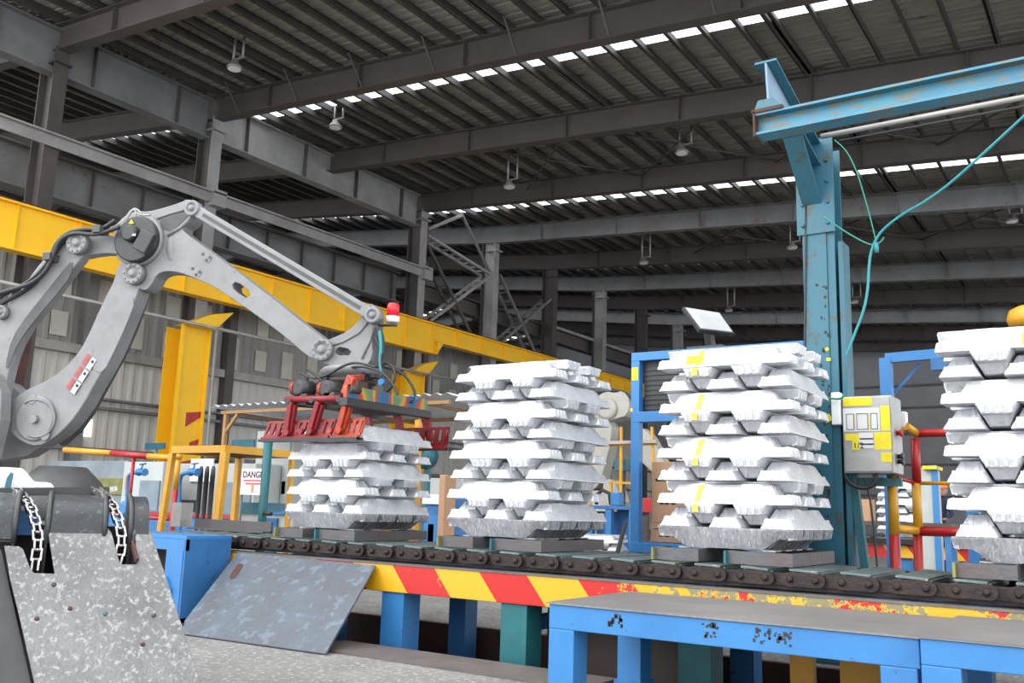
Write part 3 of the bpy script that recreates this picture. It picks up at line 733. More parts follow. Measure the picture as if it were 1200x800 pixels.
# ================================================================ PALLETISING ROBOT
RB, RG = Vector((-7.25, 4.35, 0)), Vector((-4.78, 5.22, 0))
RD = (RG-RB).normalized(); RN = RD.cross(Vector((0, 0, 1))).normalized()      # RN points towards the camera side
def rp(px, py, off=0): return atp(px, py, RB+RN*off, RN)
def rpoly(pts, off=0): return [rp(x, y, off) for x, y in pts]
def circ(px, py, rpx, off=0, n=20, a0=0, a1=2*PI):
    c = rp(px, py, off); e = rp(px, py-rpx, off); r = (e-c).length
    return [c+RD*(math.cos(a0+(a1-a0)*i/n)*r)+Vector((0, 0, 1))*(math.sin(a0+(a1-a0)*i/n)*r) for i in range(n)]
def rad(px, py, rpx, off=0): return (rp(px, py-rpx, off)-rp(px, py, off)).length
def smooth(pts, it=1):
    for _ in range(it):
        q = []
        for i in range(len(pts)):
            a, b = Vector(pts[i]), Vector(pts[(i+1) % len(pts)]); q += [a.lerp(b, .25), a.lerp(b, .75)]
        pts = q
    return pts
def disc(t, name, px, py, rpx, off, th, m, label=None, par=None, boss=True, bolts=0):
    c = rp(px, py, off); r = rad(px, py, rpx, off); b = MB()
    pr = [(r, -th/2), (r, th/2-.006), (r*.93, th/2)]
    if boss: pr += [(r*.62, th/2), (r*.58, th/2-.012), (r*.36, th/2-.012), (r*.33, th/2+.012), (r*.1, th/2+.012)]
    b.lathe(c, RN, pr, 28)
    for i in range(bolts):
        a = 2*PI*i/bolts; p = c+(RD*math.cos(a)+Vector((0, 0, 1))*math.sin(a))*r*.79
        b.lathe(p, RN, [(r*.075, th/2-.002), (r*.075, th/2+.012)], 6)
    return b.build(name, m, par or t, label=label)
T_ = .16
rob = thing('palletising_robot', (RB.x, RB.y, 0), 'large dusty grey four axis palletising robot reaching right over the leftmost stack', 'robot')
ped = MB(); ped.lathe((RB.x-.05, RB.y, 0), (0, 0, 1), [(.42, 0), (.42, .03), (.33, .05), (.33, .38), (.36, .40), (.36, .62), (.33, .66)], 28).build('pedestal', ROBOTD, rob)
tb = MB(); tb.lathe((RB.x-.05, RB.y, .66), (0, 0, 1), [(.34, 0), (.35, .12), (.33, .25), (.30, .30), (.18, .42)], 28).build('turret', ROBOTD, rob)
MB().prism(smooth(rpoly([(-60, 440), (8, 440), (40, 470), (62, 520), (30, 540), (-60, 540)], -.18)), RN, .14).build('shoulder_housing', ROBOT, rob, bevel=.01)
MB().prism(smooth(rpoly([(-70, 400), (-5, 430), (12, 470), (-10, 560), (-70, 560)], .20)), RN, .12).build('side_casting', ROBOT, rob, bevel=.01)
for i in range(6): MB().lathe(rp(17-i*1, 438+7*i, -.22), RD, [(.05, -.05), (.075, 0), (.05, .05)], 12).build('bellows_ring', BLACK, rob)
MB().bar(rp(31, 396, -.24), rp(20, 452, -.24), .07, .07).build('balancer_rod', BROWNB, rob, label='rust brown balancer rod')
# lower arm
outer = [(141, 331), (128, 356), (108, 401), (97, 418), (80, 436), (58, 450), (36, 459), (20, 472), (15, 490), (20, 507), (34, 519), (52, 524), (70, 515), (88, 499), (105, 476), (118, 452), (130, 432), (141, 411), (154, 380), (165, 354), (172, 334), (171, 320), (163, 309), (151, 309), (143, 318)]
la = MB().prism(smooth(rpoly(outer)), RN, T_).build('lower_arm', ROBOT, rob, bevel=.012)
MB().prism(smooth(rpoly([(120, 392), (134, 365), (146, 345), (160, 350), (148, 382), (134, 412), (122, 436), (112, 436), (106, 424)], T_/2+.002)), RN, .012).build('arm_panel', ROBOT, la, bevel=.004)
MB().prism(rpoly([(172, 336), (165, 358), (156, 382), (143, 412), (130, 436), (118, 455), (105, 478), (88, 502), (70, 518), (74, 522), (94, 505), (110, 482), (124, 456), (136, 434), (148, 412), (160, 384), (169, 358), (176, 338)], -T_/2-.03)[::-1], RN, .06).build('arm_side_shade', ROBOTD, la, label='darker recessed rear flange')  # shade on the arm's side thickness put in as dark grey
disc(rob, 'shoulder_cover', 42, 490, 26, T_/2+.01, .03, ROBOT, par=la, boss=False)
disc(rob, 'shoulder_boss', 40, 491, 5, T_/2+.04, .04, ROBOT, par=la, boss=False)
MB().tube([rp(42+22*math.cos(a), 490+22*math.sin(a), T_/2+.03) for a in [-2.2+4.2*i/18 for i in range(19)]], .008, 6).build('cover_rim', ROBOT, la)
disc(rob, 'rim_knob', 38, 468, 6, T_/2+.02, .02, ROBOT, par=la, boss=False); disc(rob, 'rim_knob', 53, 510, 6, T_/2+.02, .02, ROBOT, par=la, boss=False)
# warning decals on the lower arm
for k, (x, y) in enumerate(((86, 452), (95, 438), (104, 424))):
    c = rp(x, y, T_/2+.014); u_ = (rp(x+9, y-14, T_/2+.014)-c).normalized(); r_ = u_.cross(RN).normalized()*-1
    MB().frame(c-r_*.028, u_, r_, RN, .05, .024, .001).build('warning_label', PAPER, la)
    for j in range(5): MB().frame(c+r_*(.012+.010*j), u_, r_, RN, .05, .002, .001).build('warning_text_line', INKR, la)
    MB().frame(c-r_*.03+u_*.02, u_, r_, RN, .012, .014, .0018).build('warning_symbol', INK, la)
disc(rob, 'elbow_joint', 157.5, 321, 12.5, T_/2+.03, .07, ROBOT, bolts=10)
# rear parallel link
ro = [(80, 277), (66, 291), (58, 303), (46, 317), (30, 341), (12, 361), (-6, 384), (-20, 430), (-20, 480), (8, 470), (14, 440), (22, 411), (34, 388), (50, 368), (68, 346), (87, 320), (101, 303), (106, 292), (103, 278), (92, 271)]
rl = MB().prism(smooth(rpoly(ro, .10)), RN, .10).build('rear_link', ROBOT, rob, bevel=.012)
MB().prism(smooth(rpoly([(86, 303), (70, 322), (50, 347), (30, 372), (14, 396), (6, 430), (10, 432), (18, 408), (32, 386), (50, 364), (68, 343), (84, 322)], .152)), RN, .006).build('link_groove_shade', ROBOTD, rl, label='shaded channel along the link')  # groove shade laid on as a dark strip
disc(rob, 'link_pin', 2, 366, 8, .18, .05, ROBOT, par=rl, bolts=6)
disc(rob, 'rear_joint', 92, 285, 13, .18, .07, ROBOT, bolts=10)
MB().prism(smooth(rpoly([(96, 272), (112, 276), (137, 277), (146, 284), (143, 300), (130, 298), (112, 300), (100, 303), (92, 292)], .05)), RN, .10).build('yoke', ROBOT, rob, bevel=.008)
# upper arm
ua = [(138, 284), (141, 268), (152, 256), (166, 250), (180, 251), (196, 247), (216, 241), (226, 236), (237, 241), (238, 252), (230, 262), (218, 270), (226, 278), (241, 289), (256, 300), (272, 312), (300, 333), (330, 356), (362, 382), (388, 401), (392, 412), (384, 422), (370, 422), (358, 413), (340, 397), (315, 378), (285, 357), (256, 338), (238, 330), (215, 321), (200, 320), (190, 324), (184, 336), (177, 343), (168, 340), (160, 328), (150, 312), (140, 300)]
slot = circ(285, 339, 6.5, 0, 10)+[]
slot = [p for p in rpoly([(278, 336), (281, 333), (287, 335), (297, 343), (299, 349), (294, 351), (286, 347), (279, 341)])]
up = MB().prism(smooth(rpoly(ua), 1), RN, .15, holes=[slot[::-1]]).build('upper_arm', ROBOT, rob, bevel=.01)
MB().prism(rpoly([(187, 258), (216, 248), (221, 252), (212, 262), (200, 272), (190, 268)], .077), RN, .004).build('casting_pocket_shade', ROBOTD, up)  # pocket shade coloured in with a thin dark plate
MB().tube([rp(x, y, .08) for x, y in ((184, 256), (200, 250), (219, 245))], .012, 6).build('casting_rib', ROBOT, up); MB().tube([rp(x, y, .08) for x, y in ((196, 276), (212, 266), (226, 254))], .014, 6).build('casting_rib', ROBOT, up)
MB().tube([rp(x, y, .035) for x, y in ((207, 272), (203, 282), (202, 292), (204, 304), (208, 314))], [.03, .05, .055, .05, .02], 12).build('neck_rib', ROBOT, up)
for cx, cy in ((242, 300), (230, 317)):
    for dx, dy in ((-5, -3), (5, 2), (0, 6)):
        MB().lathe(rp(cx+dx*.8, cy+dy*.8, .078), RN, [(.012, 0), (.012, .008)], 8).build('plug', ROBOTD, up)
    MB().prism(smooth(rpoly([(cx-8, cy-6), (cx+8, cy-1), (cx+3, cy+9), (cx-4, cy+5)], .077)), RN, .005).build('boss_pad', ROBOT, up)
# black motor
mo = disc(rob, 'motor', 163, 282, 26, .12, .12, BLACK, label='black round arm motor', boss=False)
MB().lathe(rp(163, 282, .10), RN, [(rad(163, 282, 29), -.05), (rad(163, 282, 29), .01), (rad(163, 282, 26.5), .02)], 28).build('motor_flange', ROBOT, rob)
MB().lathe(rp(156, 275, .17), RN, [(.07, 0), (.07, .05), (.055, .07)], 18).build('motor_cap', BLACK, mo)
MB().frame(rp(170, 283, .2), (RD+Vector((0, 0, -.5))).normalized(), RN, (RD*.5+Vector((0, 0, 1))).normalized(), .07, .03, .09).build('terminal_box', BLACK, mo, bevel=.01)
MB().frame(rp(157, 275, .245), RD, RN, (0, 0, 1), .016, .001, .008).build('motor_plate', PAPER, mo)
MB().prism(rpoly([(151, 262), (157, 262), (154, 257)], .19), RN, .003).build('warning_triangle', YSTICK, mo)
# upper tie rod
p0, p1 = rp(227, 245, .13), rp(438, 370, .13)
d_ = (p1-p0).normalized(); u_ = RN.cross(d_)
tr = MB(); tr.frame((p0+p1)/2, d_, RN, u_, (p1-p0).length/2-.05, .022, rad(330, 310, 6.5)).build('tie_rod', ROBOT, rob, bevel=.008)
MB().frame((p0+p1)/2+RN*.024, d_, RN, u_, (p1-p0).length/2-.12, .003, rad(330, 310, 2.0)).build('rod_groove_shade', ROBOTD, rob)  # dark strip colours in the shade of the rod groove
disc(rob, 'rod_eye', 227, 245, 9, .13, .08, ROBOT); disc(rob, 'rod_eye', 438, 370, 9.5, .13, .08, ROBOT)
# wrist bracket
wb = [(430, 368), (424, 379), (412, 390), (396, 397), (384, 402), (372, 404), (367, 414), (376, 424), (392, 430), (412, 433), (432, 432), (441, 420), (440, 400), (445, 384), (447, 368), (442, 358), (432, 359)]
hole = rpoly([(398, 411), (402, 408), (412, 410), (416, 414), (413, 418), (402, 418), (397, 415)])
wr = MB().prism(smooth(rpoly(wb)), RN, .14, holes=[hole[::-1]]).build('wrist_bracket', ROBOT, rob, bevel=.008)
MB().tube([rp(x, y, .075) for x, y in ((432, 376), (420, 390), (402, 400), (390, 404))], .010, 6).build('casting_rib', ROBOT, wr); MB().tube([rp(x, y, .075) for x, y in ((438, 382), (433, 400), (424, 420))], .010, 6).build('casting_rib', ROBOT, wr)
disc(rob, 'wrist_joint', 378, 410, 13, .09, .06, ROBOT, bolts=10)
cw = rp(412, 436, 0); WC = Vector((RG.x+.02, RG.y, 0)); WC = Vector((cw.x, cw.y, 0))
MB().lathe((WC.x, WC.y, cw.z+.03), (0, 0, -1), [(.20, 0), (.24, .03), (.20, .07), (.12, .10), (.12, .16)], 24).build('wrist_flange', ROBOT, rob)
# hoses over the arm
hs = [([(135, 258), (118, 270), (100, 268), (80, 272), (66, 284), (60, 300), (50, 316), (32, 332), (10, 342), (-15, 356)], .2), ([(140, 266), (112, 276), (88, 272), (70, 280), (62, 300), (54, 318), (38, 332), (18, 338), (-15, 348)], .23),
      ([(128, 268), (104, 272), (78, 278), (64, 296), (56, 314), (34, 338), (12, 350), (-15, 366)], .17)]
def sm3(pts, n=3):
    pts = [Vector(p) for p in pts]
    for _ in range(n):
        q = [pts[0]]
        for a, b in zip(pts[:-1], pts[1:]): q += [a.lerp(b, .25), a.lerp(b, .75)]
        pts = q+[pts[-1]]
    return pts
for pts, off in hs: MB().tube(sm3([rp(x, y, off) for x, y in pts]), .017, 6).build('hose', RUBBER, rob)
for pts in ([(128, 268), (142, 262), (150, 252), (154, 246), (160, 246), (158, 256)], [(126, 272), (146, 262), (152, 250), (158, 243), (166, 250)], [(160, 250), (166, 252), (176, 252)]):
    MB().tube(sm3([rp(x, y, .16) for x, y in pts]), .009, 6).build('wiring', GIRT, rob)
for x, y in ((118, 270), (60, 302)): MB().frame(rp(x, y, .2), RD, RN, (0, 0, 1), .035, .06, .03).build('hose_clamp', ROBOTD, rob)
# beacon
bc = thing('warning_beacon', tuple(rp(460, 378, .02)), 'red warning beacon with grey base fixed beside the robot wrist', 'beacon')
c = rp(460, 378, .02); b0 = rad(460, 370, 7.5)
MB().lathe(c, (0, 0, 1), [(b0, 0), (b0*1.02, rad(460, 370, 7))], 18).build('base', WHITE, bc)
MB().lathe(c+Vector((0, 0, rad(460, 370, 7))), (0, 0, 1), [(b0*.93, 0), (b0*.95, rad(460, 370, 12)), (b0*.8, rad(460, 370, 15))], 18).build('lens', BEACR, bc)
MB().bar(c-RD*.13-Vector((0, 0, .02)), c+RD*.03-Vector((0, 0, .02)), .04, .012).build('bracket', BLACK, bc)

# ================================================================ GRIPPER
GX0, GX1 = at(352, 456, 1, 4.8).x, -4.45
gr = thing('clamp_gripper', (WC.x, WC.y, 1.55), 'red clamp gripper with slotted finger plates holding the top of the leftmost stack', 'gripper')
GZ = 1.60
Gy0, Gy1 = 4.62, 5.60
gm = MAT['black_plastic']
STR3 = bpy.data.materials.new('rubbed_hazard_paint'); STR3.use_nodes = True
_N = STR3.node_tree.nodes; _L = STR3.node_tree.links; g_ = _N.new('ShaderNodeNewGeometry'); wv = _N.new('ShaderNodeTexWave'); wv.bands_direction = 'Y'
wv.inputs['Scale'].default_value = 1.0; wv.inputs['Distortion'].default_value = 3.5; wv.inputs['Detail'].default_value = 3; wv.inputs['Detail Scale'].default_value = 3
cr = _N.new('ShaderNodeValToRGB'); cr.color_ramp.interpolation = 'LINEAR'
_e0, _e1 = cr.color_ramp.elements[0], cr.color_ramp.elements[1]; _e0.color = (.02, .09, .2, 1); _e1.position = .97; _e1.color = (.1, .16, .08, 1)
for p_, c_ in ((0, (.02, .09, .2, 1)), (.3, (.04, .10, .17, 1)), (.42, (.30, .03, .015, 1)), (.62, (.38, .05, .015, 1)), (.78, (.42, .27, .02, 1)), (.97, (.1, .16, .08, 1))):
    if p_ not in (0, .97): e = cr.color_ramp.elements.new(p_); e.color = c_
_L.new(g_.outputs['Position'], wv.inputs['Vector']); _L.new(wv.outputs[0], cr.inputs[0]); _L.new(cr.outputs[0], _N['Principled BSDF'].inputs['Base Color'])
MB().box(GX1-.03, GX1, Gy0, Gy1-.1, GZ-.035, GZ+.05).build('hazard_side_plate', STR3, gr, bevel=.003, label='side plate with rubbed red, yellow and blue hazard paint')
MB().box(GX1-.06, GX1+.01, Gy0, Gy1-.06, GZ-.09, GZ-.035).build('lower_rail', BLACK, gr, bevel=.004)
MB().box(GX0+.1, GX1-.03, 4.95, 5.5, GZ-.06, GZ-.02).build('base_frame', STEELD, gr, bevel=.004)
MB().box(GX0+.02, GX0+.12, 4.75, 5.55, GZ-.05, GZ+.03).build('cross_beam', BLACK, gr, bevel=.004); MB().box(-4.8, -4.7, 4.75, 5.55, GZ-.05, GZ+.03).build('cross_beam', STEELD, gr, bevel=.004)
MB().lathe((WC.x, WC.y, GZ-.02), (0, 0, 1), [(.22, 0), (.22, .05), (.16, .06), (.16, .16), (.19, .17), (.19, max(.2, cw.z-.12-GZ))], 20).build('tool_flange', STEELD, gr)
for k, (px, py) in enumerate(((352, 455), (384, 456))):
    c = at(px, py, 1, 4.78); MB().lathe(c, (0, 1, 0), [(.035, -.03), (.065, -.03), (.065, .10), (.03, .10)], 18).build('roller', BLACK, gr)
    c2 = at(px-7, py, 1, 4.8); MB().lathe(c2, (1, 0, 0), [(.055, 0), (.055, .03)], 14).build('roller_cap', GRIPORG, gr)
def finger_plate(x0, x1, y, z0, z1, lean, m, n, skip=()):
    outer = [(x0+.02, y, z0), (x1-.0, y, z0), (x1+.03, y+lean, z1), (x0+.05, y+lean, z1)]
    u = Vector((0, lean, z1-z0)).normalized(); nn = Vector((1, 0, 0)).cross(u).normalized()
    holes = []; W_ = (x1-x0)/n
    for i in range(n):
        if i in skip: continue
        a = x0+W_*(i+.36)+.02; bq = a+W_*.42; za, zc = .24, .86
        q = lambda x, s: Vector((x+.03*s, y+lean*s, z0+(z1-z0)*s))
        holes.append([q(a, za), q(bq, za), q(bq, zc), q(a, zc)])
    b = MB().prism(outer, nn, .012, holes=[h[::-1] for h in holes]); b.bar((x0+.02, y-.01, z0), (x1, y-.01, z0), .03, .03)
    return b.build('slotted_finger_plate', m, gr)
xa, xb = at(306, 515, 1, 4.76).x, at(421, 515, 1, 4.76).x
fx = [xa+(xb-xa)*f for f in (0, .70, 1)]
finger_plate(xa, xa+(xb-xa)*.72, 4.76, 1.305, 1.44, .02, GRIPRED, 11, (3, 7))
finger_plate(xa+(xb-xa)*.72, xb, 4.76, 1.305, 1.44, .02, GRIPORG, 5, (0,))
MB().box(xa, xb, 4.73, 4.80, 1.285, 1.305).build('finger_edge', BLACK, gr)
for i, (tx, ty, bx, by_) in enumerate(((341, 471, 335, 511), (373, 471, 362, 509), (408, 463, 396, 508))):
    m = GRIPORG if i == 2 else GRIPRED
    a, b_ = at(tx, ty, 1, 4.72), at(bx, by_, 1, 4.745)
    MB().bar(a, b_, .045, .03, (0, 1, 0)).build('arm', m, gr, bevel=.004)
    MB().bar(a+Vector((.03, .02, -.02)), b_+Vector((.034, .02, 0)), .018, .03, (0, 1, 0)).build('arm_rib', m, gr)
    for dx in (-.045, .045): MB().lathe(b_+Vector((dx, -.02, .02)), (0, -1, 0), [(.022, 0), (.022, .03)], 10).build('pivot', m, gr)
a, b_ = at(336, 468, 1, 4.74), at(400, 467, 1, 4.74)
MB().tube([a, b_], .024, 10).build('torque_tube', GRIPRED, gr)
for px, py in ((336, 470), (364, 469), (396, 468)):
    MB().lathe(at(px, py, 1, 4.70), (0, 1, 0), [(.02, 0), (.02, .1)], 10).build('tube_pin', BLACK, gr)
MB().bar(at(405, 462, 1, 4.66), at(413, 441, 1, 4.66), .07, .04, (0, 1, 0)).build('lever', GRIPORG, gr, bevel=.004); MB().bar(at(411, 443, 1, 4.66), at(424, 442, 1, 4.9), .04, .04).build('lever', GRIPORG, gr, bevel=.004)
MB().lathe(at(409, 455, 1, 4.64), (0, 1, 0), [(.03, 0), (.03, .1)], 10).build('lever_pin', STEELD, gr)
# rear finger set
xc, xd = at(430, 508, 1, 5.72).x, at(524, 520, 1, 5.72).x
finger_plate(xc, xd, 5.72, 1.30, 1.46, -.02, GRIPRED, 12, (3, 7)); MB().box(xc, xd, 5.70, 5.74, 1.28, 1.30).build('finger_edge', BLACK, gr)
for tx, ty, bx, by_ in ((431, 482, 434, 512), (465, 483, 471, 514), (497, 485, 505, 516)):
    MB().bar(at(tx, ty, 1, 5.74), at(bx, by_, 1, 5.75), .06, .04, (0, 1, 0)).build('rear_arm', GRIPRED, gr, bevel=.004)
MB().bar(at(430, 483, 1, 5.72), at(497, 484, 1, 5.72), .035, .035).build('rear_tube', GRIPRED, gr)
for x in (-5.1, -4.62): MB().bar((x, 5.45, GZ-.03), (x, 5.74, GZ-.05), .04, .04).build('rear_link', BLACK, gr)
for x in (-5.1, -4.62): MB().bar((x, 5.0, GZ-.03), (x, 4.74, GZ-.04), .04, .04).build('front_link', BLACK, gr)
# valve clutter and hoses on the gripper
rnd = random.Random(4)
for i in range(16):
    px, py = 372+rnd.random()*68, 438+rnd.random()*14
    c = at(px, py, 1, 5.0+rnd.random()*.4); MB().frame(c, (1, 0, 0), (0, 1, 0), (0, 0, 1), rnd.uniform(.02, .05), rnd.uniform(.02, .06), rnd.uniform(.012, .03)).build('valve_block', [BLACK, STEELD, ROBOTD][i % 3], gr, bevel=.004)
cab_ = [([(362, 440), (358, 448), (368, 450), (382, 446), (398, 434), (420, 428), (445, 434), (460, 448), (466, 462)], 5.0), ([(352, 437), (366, 444), (384, 440), (402, 428), (418, 424), (440, 430)], 4.9),
        ([(440, 430), (456, 424), (464, 436), (461, 452), (452, 460)], 5.15), ([(438, 428), (470, 434), (484, 452), (488, 468), (480, 472), (472, 470)], 5.3),
        ([(360, 433), (372, 440), (378, 448), (390, 450)], 4.9), ([(440, 395), (447, 410), (446, 428), (450, 446)], 5.1), ([(446, 385), (450, 398), (449, 416), (444, 432)], 5.12)]
for pts, yy in cab_: MB().tube(sm3([at(x, y, 1, yy) for x, y in pts]), .010, 6).build('air_hose', RUBBER, gr)
MB().tube(sm3([at(x, y, 1, 5.1) for x, y in ((445, 388), (447, 405), (445, 425), (448, 440))]), .014, 6).build('teal_hose', CABLET, gr)
MB().tube(sm3([at(x, y, 1, 5.3) for x, y in ((472, 468), (480, 464), (490, 466), (484, 472), (476, 470))]), .007, 6).build('blue_hose', BLUE, gr)
MB().lathe(at(449, 448, 1, 5.0), (0, -1, 0), [(.025, 0), (.025, .03)], 8).build('blue_fitting', BLUE, gr)
# wiring bundle right of wrist
for k in range(5):
    MB().tube(sm3([at(440+k, 384+2*k, 1, 5.15), at(436+k*2, 400, 1, 5.15), at(441+k, 415, 1, 5.15), at(438+k, 430, 1, 5.15)]), .008, 5).build('wrist_cable', BLACK, gr)

# ================================================================ FOREGROUND CHUTE with chains
CA = math.radians(59.4)
cl_ = Vector((-math.sin(CA), math.cos(CA), 0)); cx_ = Vector((math.cos(CA), math.sin(CA), 0))
def dpl(d): return cl_*d
def cq(px, py, d): return atp(px, py, dpl(d), cl_)
ct = thing('ingot_chute', tuple(cl_*4.0), 'scuffed steel discharge chute with curved black top at the lower left corner', 'chute')
Ptop = cl_*4.25+Vector((0, 0, .70)); Pbot = cl_*3.72; sl_ = (Ptop-Pbot).normalized(); cn = sl_.cross(cx_).normalized()
if cn.dot(CAM-Ptop) < 0: cn = -cn
def cpl(px, py): return atp(px, py, Ptop, cn)
floor_y = lambda px: None
P_ = [(5, 640), (22, 641), (27, 644), (36, 668), (40, 672), (64, 673), (60, 648), (56, 622), (62, 610), (120, 610), (131, 626), (137, 650), (141, 662), (160, 662), (158, 612), (172, 611), (176, 622), (235, 800), (241, 818), (44, 818), (40, 800), (22, 720), (12, 680)]
pl = MB().prism([cpl(*p) for p in P_], cn, .014).build('slide_plate', CHUTE, ct, bevel=.002, label='scratched bright steel slide plate')
for px, py, m in ((43, 726, PITR), (82, 714, PITR), (123, 720, TEAL), (167, 756, PITR), (180, 722, STEELD), (63, 686, STEELD)):
    MB().lathe(cpl(px, py)+cn*.006, cn, [(.010, 0), (.008, .005), (.002, .007)], 8).build('rivet_stain', m, pl)
# curved black top between and outside the two chain slots
def curve_panel(pxa, pxb, m, name, z0=.72, dd=0):
    A, B = cq(pxa, 600, 4.3), cq(pxb, 600, 4.3); xa_, xb_ = (A-cl_*4.3).dot(cx_), (B-cl_*4.3).dot(cx_)
    pr = []
    for i in range(9):
        a = (PI/2)*i/8; pr.append((4.55-.30*math.sin(a)+dd*0, .855-.12+.12*math.cos(a)-.0))
    pr.append((4.235, .675)); b = MB(); n_ = len(pr)
    V = []
    for x_ in (xa_, xb_):
        V += [cl_*d+cx_*x_+Vector((0, 0, z)) for d, z in pr]
    V2 = [v-cl_.normalized()*0+Vector((0, 0, -.012))+cl_*.012 for v in V]
    b.add(V, [(i, i+1, n_+i+1, n_+i) for i in range(n_-1)], True); b.add(V2, [(i, n_+i, n_+i+1, i+1) for i in range(n_-1)], True)
    return b.build(name, m, ct)
curve_panel(54, 126, CHUTEB, 'curved_apron'); curve_panel(156, 175, CHUTEB, 'curved_apron'); curve_panel(-30, 18, CHUTEB, 'curved_apron')
# rims beside the slots
for px in (20, 58, 124, 154):
    A = (cq(px, 600, 4.3)-cl_*4.3).dot(cx_)
    pts = [cl_*(4.56-.31*math.sin(a))+cx_*A+Vector((0, 0, .735+.125*math.cos(a))) for a in [(PI/2)*i/10 for i in range(11)]]+[cl_*4.24+cx_*A+Vector((0, 0, .66))]
    MB().tube(pts, .012, 6).build('slot_rim', BLACK, ct)
    w_ = MB(); w_.prism([cl_*4.6+cx_*A+Vector((0, 0, .84))]+[p+Vector((0, 0, 0)) for p in pts]+[cl_*4.3+cx_*A+Vector((0, 0, .3)), cl_*4.6+cx_*A+Vector((0, 0, .3))], cx_, .01).build('slot_cheek', BLACK, ct)
MB().bar(cq(-60, 577, 4.6), cq(128, 575, 4.6), .05, .035).build('top_bar', BLACK, ct, label='black bar across the top')
MB().frame(cq(72, 588, 4.42), cx_, cl_, (0, 0, 1), .055, .004, .005).build('red_label', INKR, ct); MB().frame(cq(66, 587, 4.415), cx_, cl_, (0, 0, 1), .035, .004, .003).build('white_label', PAPER, ct)
MB().frame(cq(85, 594, 4.40), cx_, cl_, (0, 0, 1), .03, .01, .012).build('stop_block', BLACK, ct)
# dark left side frame and inner body
MB().prism([cpl(1, 640)-cl_*-.02+cn*-.03, cpl(40, 812)-cn*.03, cpl(-90, 812)-cn*.03, cpl(-90, 640)-cn*.03], cn, .02).build('dark_side_plate', BLACK, ct)
b = MB(); A = (cq(-60, 600, 4.3)-cl_*4.3).dot(cx_); B = (cq(178, 600, 4.3)-cl_*4.3).dot(cx_)
c = cl_*4.62+cx_*(A+B)/2+Vector((0, 0, .36)); b.frame(c, cx_, cl_, (0, 0, 1), abs(B-A)/2, .08, .36); b.build('rear_body', PIT, ct)
wgm = MB(); q = [cpl(150, 610), cpl(172, 604), cpl(181, 630), cpl(210, 720), cpl(196, 700)]
MB().prism([cq(150, 604, 4.42), cq(166, 606, 4.42), (cq(175, 622, 4.42)), cq(200, 720, 4.42), cq(160, 720, 4.42)], cl_, .015).build('end_wing', CHUTEB, ct)
MB().bar(cpl(160, 660)+cn*.02, cq(151, 622, 4.3), .012, .02).build('rusty_strip', PITR, ct)
MB().frame(cq(12, 612, 4.5), cx_, cl_, (0, 0, 1), .10, .02, .05).build('blue_inner_plate', BLUED, ct)

def chain(pts, name, label, sd=None):
    SD = sd
    t = thing(name, tuple(pts[0]), label, 'chain'); pts = sm3(pts, 3)
    L = [0]
    for a, b_ in zip(pts[:-1], pts[1:]): L.append(L[-1]+(b_-a).length)
    def P(s):
        for i in range(len(L)-1):
            if L[i+1] >= s: return pts[i].lerp(pts[i+1], (s-L[i])/max(1e-6, L[i+1]-L[i]))
        return pts[-1]
    p_ = .038; n_ = int(L[-1]/p_)
    for i in range(n_):
        a, b_ = P(i*p_), P((i+1)*p_); d = (b_-a).normalized(); sd = cx_ if SD is None else SD; off = .009 if i % 2 else .013
        nn = d.cross(sd).normalized(); b = MB()
        for s_ in (-1, 1):
            for q0, q1 in ((0, 1),):
                b.frame((a+b_)/2+sd*off*s_*1.25, d, sd, nn, p_*.62, .0036, .0115)
        b.tube([a-sd*.018, a+sd*.018], .006, 8)
        b.build('link', CHROME, t)
    return t
chain([cq(x, y, d) for x, y, d in ((18, 574, 4.58), (28, 583, 4.46), (37, 596, 4.36), (43, 616, 4.28), (45, 636, 4.235), (42, 656, 4.225), (40, 671, 4.22))], 'drive_chain', 'bright steel chain running down the left slot of the black chute')
chain([cq(x, y, d) for x, y, d in ((112, 573, 4.58), (122, 580, 4.46), (132, 592, 4.36), (139, 610, 4.28), (143, 630, 4.235), (141, 648, 4.225), (137, 663, 4.22))], 'drive_chain', 'bright steel chain running down the right slot of the black chute')
chain([cq(x, y, 4.66) for x, y in ((104, 578), (120, 575), (143, 571))], 'drive_chain', 'short bright chain length lying along the top bar, pointing right', sd=cl_.normalized())
# ingot waiting on the chute top
def plain_ingot(d):
    o = [(-45, 573), (-45, 547), (24, 548), (30, 551), (38, 562), (42, 565), (58, 565), (63, 569), (65, 577), (-45, 579)]
    return smooth([cq(x, y, d) for x, y in o])
ig = MB().prism(plain_ingot(4.75), cl_, .17).build('ingot', ALU, bevel=.006, label='bright silver ingot waiting on top of the foreground chute', cat='ingot')
MB().prism([cq(4, 577, 4.62), cq(12, 574, 4.62), cq(16, 555, 4.62), cq(13, 553, 4.62), (cq(8, 560, 4.62))], cl_, .012).build('pusher_blade', TEAL, None, label='narrow blue brown blade standing in front of the ingot on the chute', cat='blade')

